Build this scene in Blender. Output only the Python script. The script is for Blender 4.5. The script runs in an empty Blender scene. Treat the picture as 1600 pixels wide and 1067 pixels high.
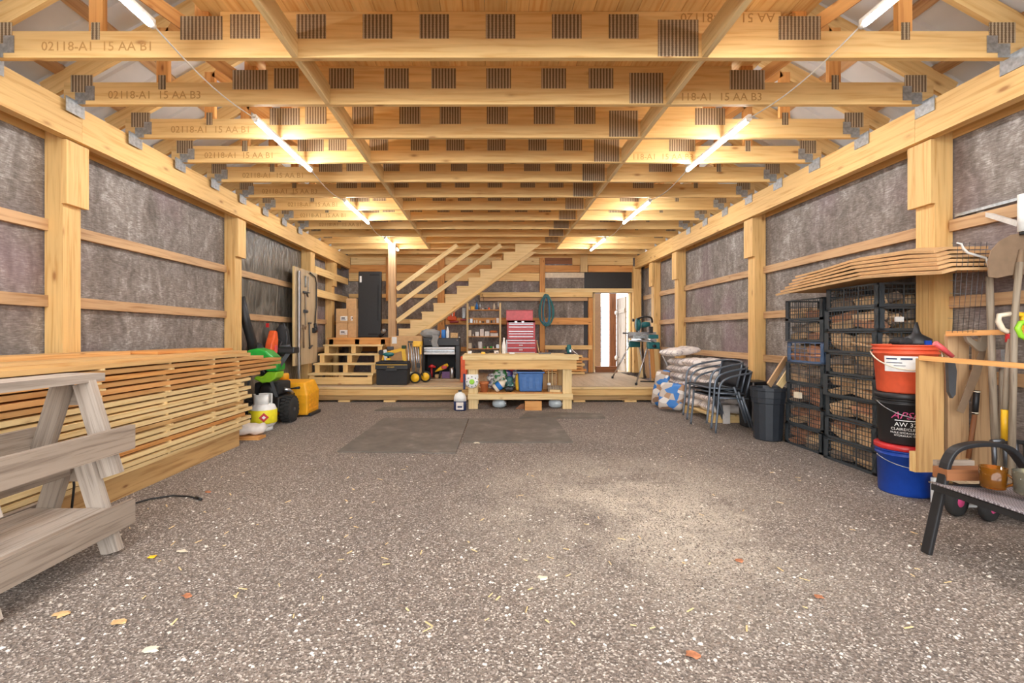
import bpy, bmesh, math, random
from mathutils import Vector, Matrix
random.seed(7)
S = bpy.context.scene
C = S.collection
PI = math.pi
# ---------- camera, light, exposure ----------
EYE = 1.15
cd = bpy.data.cameras.new('camera'); cam = bpy.data.objects.new('camera', cd); C.objects.link(cam)
cam.location = (0, 0, EYE); cam.rotation_euler = (PI/2, 0, 0)
cd.sensor_width = 36; cd.lens = 36*730/1600; cd.clip_start = .05; cd.clip_end = 200
cd.shift_x = 35/1600; cd.shift_y = -11.5/1600
S.camera = cam
S.view_settings.view_transform = 'Standard'; S.view_settings.look = 'None'
S.view_settings.gamma = 1; S.view_settings.use_curve_mapping = False
S.view_settings.exposure = 1.36
W = bpy.data.worlds.new('sky'); S.world = W; W.use_nodes = True
wn = W.node_tree.nodes; wl = W.node_tree.links
bg = wn['Background']; bg.inputs['Strength'].default_value = 2.2
bg.inputs['Color'].default_value = (.95, .975, 1, 1)
S.cycles.max_bounces = 10; S.cycles.diffuse_bounces = 6; S.cycles.caustics_reflective = False; S.cycles.caustics_refractive = False
S.cycles.sample_clamp_indirect = 6
TUBE = 54.0      # emission of the tube lamps

# ---------- measuring helpers ----------
def PX(px, Y): return (px-765)*Y/730
def PZ(py, Y): return EYE-(py-522)*Y/730
def P(px, py, Y): return Vector((PX(px, Y), Y, PZ(py, Y)))
def PF(px, py):
    Y = EYE*730/(py-522); return Vector((PX(px, Y), Y, 0))

# ---------- materials ----------
def srgb(c):
    return tuple(((v/255)/12.92 if v/255 <= .04045 else ((v/255+.055)/1.055)**2.4) for v in c)+(1,)
class N:
    def __init__(s, name):
        s.m = bpy.data.materials.new(name); s.m.use_nodes = True
        s.t = s.m.node_tree; s.b = s.t.nodes['Principled BSDF']
    def n(s, typ, **k):
        o = s.t.nodes.new(typ)
        for a, v in k.items():
            if a.startswith('i_'): o.inputs[a[2:].replace('_', ' ')].default_value = v
            else: setattr(o, a, v)
        return o
    def l(s, a, b): s.t.links.new(a, b)
    def ramp(s, fac, stops, mode='LINEAR'):
        r = s.n('ShaderNodeValToRGB'); r.color_ramp.interpolation = mode; e = r.color_ramp.elements
        while len(e) > 1: e.remove(e[-1])
        e[0].position, e[0].color = stops[0]
        for p, c in stops[1:]:
            x = e.new(p); x.color = c
        s.l(fac, r.inputs['Fac']); return r.outputs['Color']
    def mix(s, f, a, b, mode='MIX'):
        x = s.n('ShaderNodeMix', data_type='RGBA', blend_type=mode)
        for i, v in ((0, f), (6, a), (7, b)):
            if hasattr(v, 'links'): s.l(v, x.inputs[i])
            else: x.inputs[i].default_value = v
        return x.outputs[2]
    def math(s, op, a, b=None):
        x = s.n('ShaderNodeMath', operation=op)
        for i, v in ((0, a), (1, b)):
            if v is None: continue
            if hasattr(v, 'links'): s.l(v, x.inputs[i])
            else: x.inputs[i].default_value = v
        return x.outputs[0]
    def bump(s, h, st, d=.01):
        x = s.n('ShaderNodeBump'); x.inputs['Strength'].default_value = st; x.inputs['Distance'].default_value = d
        s.l(h, x.inputs['Height']); s.l(x.outputs[0], s.b.inputs['Normal'])
def coord(g, kind, scale):
    tc = g.n('ShaderNodeTexCoord'); mp = g.n('ShaderNodeMapping'); mp.inputs['Scale'].default_value = scale
    g.l(tc.outputs[kind], mp.inputs['Vector']); return mp.outputs[0]
def plain(name, c, rough=.5, metal=0, var=.12, sc=18, bump=0, coat=0):
    g = N(name); v = coord(g, 'Object', (1, 1, 1))
    n = g.n('ShaderNodeTexNoise', i_Scale=sc, i_Detail=4.0); g.l(v, n.inputs['Vector'])
    c0 = srgb(c); lo = tuple(x*(1-var) for x in c0[:3])+(1,); hi = tuple(min(1, x*(1+var)) for x in c0[:3])+(1,)
    g.l(g.ramp(n.outputs['Fac'], [(.3, lo), (.7, hi)]), g.b.inputs['Base Color'])
    g.b.inputs['Roughness'].default_value = rough; g.b.inputs['Metallic'].default_value = metal
    if coat: g.b.inputs['Coat Weight'].default_value = coat
    if bump: g.bump(n.outputs['Fac'], bump)
    return g.m
def wood(name, base, dark, knots=1.0, var=.25, red=None, cracks=0, rough=.65):
    g = N(name); uv = coord(g, 'UV', (1, 1, 1))
    m1 = coord(g, 'UV', (1.3, 24, 1)); m2 = coord(g, 'UV', (.45, 2.6, 1)); m3 = coord(g, 'UV', (3.0, 8, 1))
    n1 = g.n('ShaderNodeTexNoise', i_Scale=1.6, i_Detail=5.0, i_Distortion=.5); g.l(m1, n1.inputs['Vector'])
    n2 = g.n('ShaderNodeTexNoise', i_Scale=1.0, i_Detail=2.0); g.l(m2, n2.inputs['Vector'])
    b, d = srgb(base), srgb(dark)
    c = g.ramp(n1.outputs['Fac'], [(.3, d), (.5, b), (.75, tuple(min(1, x*1.1) for x in b[:3])+(1,))])
    c2 = g.ramp(n2.outputs['Fac'], [(.35, (1-var,)*3+(1,)), (.65, (1, 1, 1, 1))])
    c = g.mix(1.0, c, c2, 'MULTIPLY')
    if red:
        oi = g.n('ShaderNodeObjectInfo'); n5 = g.n('ShaderNodeTexNoise', i_Scale=.8); g.l(m2, n5.inputs['Vector'])
        f = g.math('MULTIPLY', g.math('POWER', g.math('ADD', g.math('MULTIPLY', oi.outputs['Random'], .55), g.math('MULTIPLY', n5.outputs['Fac'], .7)), 2.2), .75)
        c = g.mix(f, c, srgb(red))
    vo = g.n('ShaderNodeTexVoronoi', i_Scale=1.0); g.l(m3, vo.inputs['Vector'])
    k = g.ramp(vo.outputs['Distance'], [(.045*knots, (1, 1, 1, 1)), (.10*knots+.001, (.25,)*3+(1,)), (.16*knots+.002, (0, 0, 0, 1))])
    sp = g.n('ShaderNodeSeparateColor'); g.l(vo.outputs['Color'], sp.inputs[0])
    k = g.math('MULTIPLY', k, g.math('GREATER_THAN', sp.outputs[0], .45))
    kc = tuple(x*f for x, f in zip(d[:3], (.45, .3, .2)))+(1,)
    c = g.mix(g.math('MULTIPLY', k, .8), c, kc)
    h = n1.outputs['Fac']
    if cracks:
        m4 = coord(g, 'UV', (1.0, 40, 1)); n4 = g.n('ShaderNodeTexNoise', i_Scale=2.2, i_Detail=6.0, i_Distortion=1.0); g.l(m4, n4.inputs['Vector'])
        ck = g.ramp(n4.outputs['Fac'], [(.33, (1, 1, 1, 1)), (.42, (0, 0, 0, 1))])
        c = g.mix(g.math('MULTIPLY', ck, cracks), c, tuple(x*.35 for x in d[:3])+(1,))
    g.l(c, g.b.inputs['Base Color']); g.b.inputs['Roughness'].default_value = rough
    g.bump(h, .12, .004)
    return g.m
M = {}
M['pine'] = wood('truss_pine', (238, 202, 138), (224, 178, 110), 1.3, .14)
M['pine_pale'] = wood('pale_pine', (236, 208, 152), (218, 182, 120), 1.0, .15)
M['post'] = wood('post_spruce', (230, 188, 122), (210, 160, 92), 1.4, .15)
M['girt'] = wood('girt_board', (203, 165, 122), (172, 130, 88), .8, .2)
M['plank'] = wood('loft_plank', (244, 200, 130), (232, 168, 92), 1.1, .2)
M['board'] = wood('sawn_board', (228, 188, 126), (204, 152, 88), .8, .22, red=(214, 148, 84))
M['beam'] = wood('base_beam', (196, 158, 104), (160, 118, 68), .9, .3)
M['orange'] = wood('orange_lumber', (224, 162, 92), (196, 124, 58), 1.0, .2)
M['grey_wood'] = wood('weathered_wood', (168, 152, 136), (128, 112, 98), .7, .3, cracks=.4, rough=.85)
M['grey_wood2'] = wood('weathered_wood_pale', (190, 176, 162), (152, 138, 124), .5, .25, cracks=.3, rough=.85)
M['deck'] = wood('deck_plywood', (204, 182, 150), (178, 152, 120), .5, .2)
M['ply'] = wood('stair_plywood', (230, 200, 145), (214, 180, 122), .4, .1)
M['brown_wood'] = wood('brown_handle_wood', (150, 96, 58), (110, 66, 38), .2, .2)
M['old_handle'] = wood('worn_handle_wood', (176, 160, 138), (128, 108, 88), .4, .3, cracks=.4)
M['osb'] = plain('chipboard', (206, 168, 118), .75, 0, .25, 60)

def stripes(name, light, dark, freq, axis=0, metal=0, rough=.55, noise=60):
    g = N(name); uv = coord(g, 'UV', (1, 1, 1)); sx = g.n('ShaderNodeSeparateXYZ'); g.l(uv, sx.inputs[0])
    s = g.math('SINE', g.math('MULTIPLY', sx.outputs[axis], 2*PI*freq))
    t = g.math('SINE', g.math('MULTIPLY', sx.outputs[1-axis], 2*PI*freq*1.6))
    s = g.math('ADD', s, g.math('MULTIPLY', t, .25))
    n = g.n('ShaderNodeTexNoise', i_Scale=noise); g.l(uv, n.inputs['Vector'])
    s = g.math('ADD', s, g.math('MULTIPLY', g.math('SUBTRACT', n.outputs['Fac'], .5), 1.2))
    g.l(g.ramp(s, [(0.02, srgb(dark)), (.22, srgb(light))]), g.b.inputs['Base Color'])
    g.b.inputs['Metallic'].default_value = metal; g.b.inputs['Roughness'].default_value = rough
    return g.m
M['tooth_v'] = stripes('toothed_plate', (188, 170, 142), (112, 92, 68), 42, 0)
M['tooth_h'] = stripes('toothed_plate_across', (176, 158, 130), (104, 86, 64), 42, 1)
M['galv'] = plain('galvanised_steel', (176, 180, 182), .4, .7, .25, 40)

g = N('insulation_fabric')
v1 = coord(g, 'Object', (3, 3, 1.0)); v2 = coord(g, 'Object', (14, 14, 90)); v3 = coord(g, 'Object', (1, 1, 1)); v4 = coord(g, 'Object', (8, 5, 4.6))
a = g.n('ShaderNodeTexNoise', i_Scale=1.3, i_Detail=8.0, i_Roughness=.7, i_Distortion=.6); g.l(v1, a.inputs['Vector'])
b = g.n('ShaderNodeTexNoise', i_Scale=1.5, i_Detail=3.0); g.l(v2, b.inputs['Vector'])
c_ = g.n('ShaderNodeTexNoise', i_Scale=.9, i_Detail=2.0); g.l(v3, c_.inputs['Vector'])
d_ = g.n('ShaderNodeTexNoise', i_Scale=1.2, i_Detail=6.0, i_Roughness=.75, i_Distortion=1.5); g.l(v4, d_.inputs['Vector'])
f = g.math('ADD', g.math('MULTIPLY', a.outputs['Fac'], .4), g.math('ADD', g.math('MULTIPLY', b.outputs['Fac'], .28), g.math('MULTIPLY', d_.outputs['Fac'], .32)))
col = g.ramp(f, [(.36, srgb((88, 79, 72))), (.46, srgb((116, 107, 100))), (.54, srgb((144, 136, 129))), (.64, srgb((196, 190, 185)))])
col = g.mix(g.ramp(c_.outputs['Fac'], [(.52, (0, 0, 0, 1)), (.68, (.4, .4, .4, 1))]), col, srgb((140, 112, 124)))
g.l(col, g.b.inputs['Base Color']); g.b.inputs['Roughness'].default_value = .8; g.bump(d_.outputs['Fac'], .35, .02)
M['fabric'] = g.m

g = N('gravel')
v = coord(g, 'Object', (1, 1, 1))
vo = g.n('ShaderNodeTexVoronoi', i_Scale=150.0); g.l(v, vo.inputs['Vector'])
vo2 = g.n('ShaderNodeTexVoronoi', i_Scale=62.0); g.l(v, vo2.inputs['Vector'])
sp = g.n('ShaderNodeSeparateColor'); g.l(vo.outputs['Color'], sp.inputs[0])
sp2 = g.n('ShaderNodeSeparateColor'); g.l(vo2.outputs['Color'], sp2.inputs[0])
big = g.n('ShaderNodeTexNoise', i_Scale=.8, i_Detail=5.0); g.l(v, big.inputs['Vector'])
col = g.ramp(sp.outputs[0], [(0, srgb((88, 79, 72))), (.35, srgb((118, 107, 98))), (.7, srgb((140, 128, 118))), (.86, srgb((160, 149, 139))), (.965, srgb((206, 198, 188)))])
k2 = g.math('MULTIPLY', g.math('GREATER_THAN', sp2.outputs[1], .9), g.ramp(vo2.outputs['Distance'], [(.22, (1, 1, 1, 1)), (.34, (0, 0, 0, 1))]))
col = g.mix(g.math('MULTIPLY', k2, .8), col, g.ramp(sp2.outputs[2], [(0, srgb((200, 191, 180))), (.5, srgb((176, 160, 146))), (1, srgb((120, 108, 104)))]))
col = g.mix(1.0, col, g.ramp(big.outputs['Fac'], [(.35, (.84, .83, .83, 1)), (.65, (1.0, .98, .96, 1))]), 'MULTIPLY')
# pale sawdust and crushed stone in the middle of the floor
n = g.n('ShaderNodeTexNoise', i_Scale=1.3, i_Detail=6.0, i_Roughness=.7); g.l(v, n.inputs['Vector'])
sx = g.n('ShaderNodeSeparateXYZ'); tc = g.n('ShaderNodeTexCoord'); g.l(tc.outputs['Object'], sx.inputs[0])
dx = g.math('MULTIPLY', g.math('SUBTRACT', sx.outputs[0], 1.0), .7); dy = g.math('MULTIPLY', g.math('SUBTRACT', sx.outputs[1], 3.15), .62)
r = g.math('SQRT', g.math('ADD', g.math('MULTIPLY', dx, dx), g.math('MULTIPLY', dy, dy)))
pm = g.math('MULTIPLY', g.ramp(r, [(0, (1, 1, 1, 1)), (.95, (0, 0, 0, 1))]), g.ramp(n.outputs['Fac'], [(.36, (0, 0, 0, 1)), (.56, (1, 1, 1, 1))]))
pm = g.math('MULTIPLY', pm, g.math('GREATER_THAN', sp.outputs[1], .3))
col = g.mix(g.math('MULTIPLY', pm, .85), col, srgb((222, 210, 190)))
g.l(col, g.b.inputs['Base Color']); g.b.inputs['Roughness'].default_value = .9
g.bump(g.math('ADD', vo.outputs['Distance'], vo2.outputs['Distance']), .45, .008)
M['gravel'] = g.m

g = N('roof_sheet'); v = coord(g, 'Object', (1, 1, 1)); sx = g.n('ShaderNodeSeparateXYZ'); g.l(v, sx.inputs[0])
n = g.n('ShaderNodeTexNoise', i_Scale=2.0, i_Detail=3.0); g.l(v, n.inputs['Vector'])
g.l(g.ramp(n.outputs['Fac'], [(.3, srgb((204, 208, 212))), (.7, srgb((226, 229, 232)))]), g.b.inputs['Base Color'])
g.b.inputs['Roughness'].default_value = .4
M['roof'] = g.m
for k, c, r, me in (('black', (32, 32, 34), .45, 0), ('black_rough', (38, 38, 40), .8, 0), ('dgrey', (70, 72, 76), .5, 0), ('steel', (188, 190, 194), .3, .9),
    ('dsteel', (96, 98, 102), .4, .8), ('white', (232, 232, 228), .5, 0), ('white_paint', (222, 222, 218), .45, 0), ('red', (190, 40, 44), .3, 0), ('dred', (150, 28, 34), .35, 0), ('pinkred', (214, 84, 88), .35, 0),
    ('blue', (30, 74, 150), .4, 0), ('navy', (30, 44, 84), .5, 0), ('teal', (24, 104, 108), .4, 0), ('green', (36, 168, 60), .35, 0), ('lime', (150, 214, 50), .35, 0),
    ('yellow', (242, 190, 40), .4, 0), ('plow', (238, 168, 30), .45, 0), ('oran', (232, 96, 44), .45, 0), ('bucket_orange', (226, 92, 56), .5, 0), ('bucket_blue', (20, 66, 160), .35, 0),
    ('brown_card', (206, 166, 118), .8, 0), ('cream', (226, 214, 190), .6, 0), ('rubber', (44, 43, 42), .9, 0), ('ink', (186, 142, 84), .8, 0), ('ink_dark', (56, 52, 60), .8, 0),
    ('magenta', (196, 70, 120), .5, 0), ('yellow_label', (236, 222, 40), .5, 0), ('tub_blue', (64, 110, 172), .45, 0), ('rust', (142, 118, 94), .8, .2), ('clay', (196, 116, 66), .8, 0), ('dgreen', (44, 70, 40), .6, 0),
    ('mitre_teal', (24, 100, 104), .4, 0), ('chair_grey', (106, 114, 124), .35, .5), ('mesh_black', (46, 46, 50), .75, 0), ('bag_white', (222, 214, 206), .6, 0), ('bag_brown', (160, 128, 98), .7, 0), ('bag_blue', (44, 120, 200), .5, 0),
    ('fill_black', (14, 14, 15), .7, 0), ('snow', (240, 244, 250), .9, 0), ('purple', (120, 84, 130), .6, 0), ('crate', (58, 64, 68), .4, 0), ('crate_blue', (78, 100, 130), .5, 0), ('firewood', (176, 134, 98), .8, 0), ('bark', (104, 84, 70), .9, 0), ('grey_plastic', (150, 150, 146), .5, 0), ('wool', (150, 150, 148), .9, 0)):
    M[k] = plain(k, c, r, me, .1)
M['bin_grey'] = plain('bin_plastic', (42, 47, 54), .5, 0, .1)
g = N('salt_bag'); v = coord(g, 'Object', (1, 1, 1)); n = g.n('ShaderNodeTexNoise', i_Scale=7.0, i_Detail=3.0); g.l(v, n.inputs['Vector'])
v2_ = coord(g, 'Object', (6, 22, 2)); n2 = g.n('ShaderNodeTexNoise', i_Scale=1.6, i_Detail=1.0); g.l(v2_, n2.inputs['Vector'])
c = g.ramp(n.outputs['Fac'], [(.3, srgb((214, 204, 196))), (.55, srgb((238, 230, 224)))])
oi = g.n('ShaderNodeObjectInfo'); c = g.mix(g.math('MULTIPLY', g.math('GREATER_THAN', n2.outputs['Fac'], .585), .5), c, srgb((110, 92, 110)))
g.l(c, g.b.inputs['Base Color']); g.b.inputs['Roughness'].default_value = .5; M['salt'] = g.m
def printed(name, cols, sc):
    g = N(name); v = coord(g, 'Object', (1, 1, 1.6)); vo = g.n('ShaderNodeTexVoronoi', i_Scale=sc); g.l(v, vo.inputs['Vector'])
    sp = g.n('ShaderNodeSeparateColor'); g.l(vo.outputs['Color'], sp.inputs[0]); n = len(cols)
    g.l(g.ramp(sp.outputs[0], [(i/n, srgb(c)) for i, c in enumerate(cols)], 'CONSTANT'), g.b.inputs['Base Color']); g.b.inputs['Roughness'].default_value = .35; return g.m
M['print_green'] = printed('printed_green_bag', [(60, 130, 70), (210, 214, 200), (90, 170, 80), (60, 90, 60), (200, 200, 190)], 22)
M['print_purple'] = printed('printed_purple_bag', [(90, 50, 110), (200, 190, 200), (140, 50, 80), (60, 70, 140)], 24)
M['print_white'] = printed('printed_white_bag', [(214, 210, 204), (170, 168, 166), (90, 100, 150), (224, 222, 216), (110, 90, 90)], 22)
M['print_teal'] = printed('printed_teal_bag', [(40, 120, 110), (190, 210, 200), (40, 80, 80)], 24)
g = N('loose_stone'); v = coord(g, 'Object', (1, 1, 0)); vo = g.n('ShaderNodeTexVoronoi', i_Scale=23.0); g.l(v, vo.inputs['Vector']); sp = g.n('ShaderNodeSeparateColor'); g.l(vo.outputs['Color'], sp.inputs[0])
g.l(g.ramp(sp.outputs[0], [(0, srgb((112, 100, 92))), (.35, srgb((150, 136, 124))), (.6, srgb((196, 184, 170))), (.85, srgb((226, 218, 206)))]), g.b.inputs['Base Color']); g.b.inputs['Roughness'].default_value = .85; M['stones'] = g.m
g = N('crinkled_plastic'); v = coord(g, 'Object', (2, 5, 2)); n = g.n('ShaderNodeTexNoise', i_Scale=1.5, i_Detail=6.0, i_Distortion=1.2); g.l(v, n.inputs['Vector'])
g.l(g.ramp(n.outputs['Fac'], [(.35, srgb((74, 70, 64))), (.65, srgb((122, 117, 108)))]), g.b.inputs['Base Color']); g.b.inputs['Roughness'].default_value = .3; g.bump(n.outputs['Fac'], .6, .05); M['crinkle'] = g.m
M['print_pellet'] = printed('printed_pellet_bag', [(176, 142, 112), (52, 124, 200), (196, 186, 176), (60, 130, 205), (226, 222, 216), (150, 120, 96)], 8.5)
M['hose_teal'] = plain('hose_rubber', (62, 132, 134), .45)
M['fence_blue'] = plain('fence_paint', (120, 138, 168), .6)
M['board_tan'] = wood('tool_board_ply', (196, 174, 140), (170, 146, 112), .3, .15)
M['rack'] = wood('rack_board', (200, 158, 102), (172, 128, 78), 1.4, .2)
M['leaf'] = plain('dry_leaf', (168, 108, 74), .85, 0, .3, 60)
def emis(name, c, s):
    g = N(name); g.b.inputs['Emission Color'].default_value = c; g.b.inputs['Emission Strength'].default_value = s; g.b.inputs['Base Color'].default_value = c; return g.m
M['tube'] = emis('lit_tube', (.97, .98, 1, 1), TUBE)
def glass(name, c, rough=.05, alpha=.35):
    g = N(name); g.b.inputs['Base Color'].default_value = srgb(c); g.b.inputs['Roughness'].default_value = rough
    g.b.inputs['Transmission Weight'].default_value = 1 - alpha*.5; g.b.inputs['IOR'].default_value = 1.45; return g.m
M['amber'] = glass('amber_glass', (206, 130, 40)); M['smoke'] = glass('smoky_glass', (190, 184, 160)); M['clear'] = plain('cloudy_plastic', (186, 196, 200), .12, 0, .2, 12, coat=.6)

# ---------- mesh helpers ----------
class MB:
    def __init__(s): s.v = []; s.f = []; s.uv = []; s.sm = []
    def face(s, ids, uvs=None, sm=False):
        s.f.append(ids); s.uv.append(uvs or [(0, 0)]*len(ids)); s.sm.append(sm)
    def obox(s, c, ax, hs):
        # c centre, ax three unit vectors, hs half sizes; uv runs along the longest side in metres
        b = len(s.v); c = Vector(c); L = max(range(3), key=lambda i: hs[i]); o = [i for i in range(3) if i != L]
        ou, ov = random.random()*40, random.random()*40
        loc = []
        for i in (-1, 1):
            for j in (-1, 1):
                for k in (-1, 1):
                    l = (i*hs[0], j*hs[1], k*hs[2]); loc.append(l)
                    s.v.append(c+ax[0]*l[0]+ax[1]*l[1]+ax[2]*l[2])
        for q, (n, ids) in enumerate(((0, (0, 1, 3, 2)), (0, (4, 6, 7, 5)), (1, (0, 4, 5, 1)), (1, (2, 3, 7, 6)), (2, (0, 2, 6, 4)), (2, (1, 5, 7, 3)))):
            uv = []
            for i in ids:
                l = loc[i]
                if n == L: uv.append((ou+l[o[0]]*.3, ov+l[o[1]]))
                else:
                    w = [a for a in o if a != n][0]
                    uv.append((ou+l[L], ov+l[w]+(.31 if n == o[0] else 0)))
            s.face([b+i for i in ids], uv)
        return s
    def box(s, x0, x1, y0, y1, z0, z1):
        return s.obox(((x0+x1)/2, (y0+y1)/2, (z0+z1)/2), (Vector((1, 0, 0)), Vector((0, 1, 0)), Vector((0, 0, 1))), (abs(x1-x0)/2, abs(y1-y0)/2, abs(z1-z0)/2))
    def beam(s, p0, p1, w, h, up=(0, 0, 1)):
        p0, p1 = Vector(p0), Vector(p1); d = p1-p0; L = d.length; a = d.normalized(); u = Vector(up)
        sd = a.cross(u)
        if sd.length < 1e-4: sd = a.cross(Vector((1, 0, 0)))
        sd.normalize(); u = sd.cross(a).normalized()
        return s.obox((p0+p1)/2, (a, sd, u), (L/2, w/2, h/2))
    def tube(s, pts, r, n=8, cap=True, closed=False):
        pts = [Vector(p) for p in pts]; b = len(s.v); N_ = len(pts); rs = r if isinstance(r, (list, tuple)) else [r]*N_
        pu = None; dist = 0
        for i, p in enumerate(pts):
            if closed: t = pts[(i+1) % N_]-pts[i-1]
            else: t = pts[min(i+1, N_-1)]-pts[max(i-1, 0)]
            t.normalize()
            if pu is None: pu = t.orthogonal().normalized()
            u = (pu-t*pu.dot(t)).normalized(); pu = u; w = t.cross(u)
            for k in range(n):
                a = 2*PI*k/n; s.v.append(p+(u*math.cos(a)+w*math.sin(a))*rs[i])
        for i in range(N_ if closed else N_-1):
            j = (i+1) % N_; seg = (pts[j]-pts[i]).length
            for k in range(n):
                k2 = (k+1) % n
                s.face([b+i*n+k, b+i*n+k2, b+j*n+k2, b+j*n+k], [(dist, k/n*.1), (dist, (k+1)/n*.1), (dist+seg, (k+1)/n*.1), (dist+seg, k/n*.1)], True)
            dist += seg
        if cap and not closed:
            s.face([b+k for k in range(n)][::-1]); s.face([b+(N_-1)*n+k for k in range(n)])
        return s
    def lathe(s, prof, c=(0, 0, 0), n=24, ax=(0, 0, 1), sx=1, sy=1, sm=True):
        c = Vector(c); a = Vector(ax).normalized(); u = a.orthogonal().normalized() if abs(a.z) < .99 else Vector((1, 0, 0)); w = a.cross(u); b = len(s.v)
        for r, z in prof:
            for k in range(n):
                t = 2*PI*k/n; s.v.append(c+a*z+u*math.cos(t)*r*sx+w*math.sin(t)*r*sy)
        for i in range(len(prof)-1):
            for k in range(n):
                k2 = (k+1) % n; s.face([b+i*n+k, b+i*n+k2, b+(i+1)*n+k2, b+(i+1)*n+k], [(k/n, prof[i][1]), ((k+1)/n, prof[i][1]), ((k+1)/n, prof[i+1][1]), (k/n, prof[i+1][1])], sm)
        if prof[0][0] > 1e-5: s.face([b+k for k in range(n)][::-1])
        if prof[-1][0] > 1e-5: s.face([b+(len(prof)-1)*n+k for k in range(n)])
        return s
    def prism(s, poly, d0, d1, f=None):
        # poly 2D list; f maps (a, b, depth) to a point; default x,z outline extruded along y
        f = f or (lambda a, b, d: (a, d, b)); b = len(s.v); n = len(poly); o = random.random()*30
        for d in (d0, d1):
            for p in poly: s.v.append(Vector(f(p[0], p[1], d)))
        s.face(list(range(b, b+n)), [(p[0]+o, p[1]+o) for p in poly]); s.face(list(range(b+n, b+2*n))[::-1], [(p[0]+o, p[1]+o) for p in poly][::-1])
        for i in range(n):
            j = (i+1) % n; L = math.dist(poly[i], poly[j])
            s.face([b+i, b+n+i, b+n+j, b+j], [(o, 0), (o, d1-d0), (o+L, d1-d0), (o+L, 0)])
        return s
    def build(s, name, mat, parent=None, world=False, bevel=0, label=None, recenter=True, sm=None, fixn=True):
        me = bpy.data.meshes.new(name); off = Vector((0, 0, 0))
        if parent is None and recenter and s.v:
            lo = [min(v[i] for v in s.v) for i in range(3)]; hi = [max(v[i] for v in s.v) for i in range(3)]
            off = Vector(((lo[0]+hi[0])/2, (lo[1]+hi[1])/2, lo[2]))
        elif parent is not None and world:
            q = parent
            while q is not None: off = off+q.location; q = q.parent
        me.from_pydata([tuple(v-off) for v in s.v], [], s.f)
        ul = me.uv_layers.new(name='UVMap'); i = 0
        for fu in s.uv:
            for u in fu: ul.data[i].uv = u; i += 1
        for p, q in zip(me.polygons, s.sm): p.use_smooth = q if sm is None else sm
        me.materials.append(M[mat] if isinstance(mat, str) else mat)
        if fixn:
            bm = bmesh.new(); bm.from_mesh(me); bmesh.ops.recalc_face_normals(bm, faces=bm.faces); bm.to_mesh(me); bm.free()
        o = bpy.data.objects.new(name, me); C.objects.link(o)
        if parent is not None: o.parent = parent
        else: o.location = off
        if bevel:
            bv = o.modifiers.new('bevel', 'BEVEL'); bv.width = bevel; bv.segments = 2; bv.limit_method = 'ANGLE'
        if label: o['label'] = label
        return o
def tag(o, label, cat, group=None, kind=None):
    o['label'] = label; o['category'] = cat
    if group: o['group'] = group
    if kind: o['kind'] = kind
    return o
def struct(o, label=None):
    o['kind'] = 'structure'
    if label: o['label'] = label
    return o
def thing(name, label, cat, loc=(0, 0, 0), rz=0, group=None):
    o = bpy.data.objects.new(name, None); C.objects.link(o); o.location = loc; o.rotation_euler = (0, 0, rz); o.empty_display_size = .1
    return tag(o, label, cat, group)
def box(x0, x1, y0, y1, z0, z1): return MB().box(x0, x1, y0, y1, z0, z1)
def beam(a, b, w, h, up=(0, 0, 1)): return MB().beam(a, b, w, h, up)
def kids(o): return [c for c in C.objects if c.parent == o]
def dup(o, loc=None, rz=None, label=None, parent=None, ch=None):
    c = o.copy(); C.objects.link(c); c.parent = parent
    if loc is not None: c.location = loc
    if rz is not None: c.rotation_euler = (o.rotation_euler[0], o.rotation_euler[1], rz)
    if label: c['label'] = label
    for k in (ch[o.name] if ch and o.name in ch else kids(o)): dup(k, parent=c, ch=ch)
    return c
def text(name, s, size, mat, loc, rot, parent=None, align='LEFT', shear=0, sx=1, ext=.0006):
    cu = bpy.data.curves.new(name, 'FONT'); cu.body = s; cu.size = size; cu.align_x = align; cu.shear = shear; cu.extrude = ext; cu.resolution_u = 2
    f = bpy.data.objects.new(name, cu); C.objects.link(f); me = bpy.data.meshes.new_from_object(f); bpy.data.objects.remove(f)
    me.materials.clear(); me.materials.append(M[mat]); o = bpy.data.objects.new(name, me); C.objects.link(o); o.location = loc; o.rotation_euler = rot; o.scale = (sx, 1, 1)
    if parent: o.parent = parent
    return o
FRONT = (PI/2, 0, 0)     # lettering that faces the big door
ORD = ['first', 'second', 'third', 'fourth', 'fifth', 'sixth', 'seventh', 'eighth', 'ninth', 'tenth', 'eleventh', 'twelfth', 'thirteenth', 'fourteenth', 'fifteenth', 'sixteenth', 'seventeenth', 'eighteenth', 'nineteenth', 'twentieth', 'twenty-first', 'twenty-second', 'twenty-third', 'twenty-fourth', 'twenty-fifth', 'twenty-sixth']
# ================= THE SETTING =================
XL, XR, BACK, TB = -3.44, 3.58, 10.92, 2.925      # fabric faces, back wall, underside of the trusses
CX, SL = .07, .56
o = MB(); o.box(-14, 14, -9, 11.0, -.3, 0); struct(o.build('floor', 'gravel', recenter=False), 'grey brown gravel floor')
struct(box(XL-.12, XL, -.6, BACK+.12, 0, 2.95).build('wall_left', 'fabric'), 'mottled grey fabric over the left wall')
struct(box(XR, XR+.12, -.6, BACK+.12, 0, 2.95).build('wall_right', 'fabric'), 'mottled grey fabric over the right wall')
DX0, DX1, DZ0, DZ1 = PX(927, BACK), PX(986, BACK), .25, PZ(458, BACK)
bw = MB(); bw.box(XL, DX0, BACK, BACK+.12, 0, 4.9); bw.box(DX1, XR, BACK, BACK+.12, 0, 4.9); bw.box(DX0, DX1, BACK, BACK+.12, DZ1, 4.9); bw.box(DX0, DX1, BACK, BACK+.12, 0, .25)
struct(bw.build('wall_back', 'fabric'), 'mottled grey fabric over the back wall')
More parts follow.
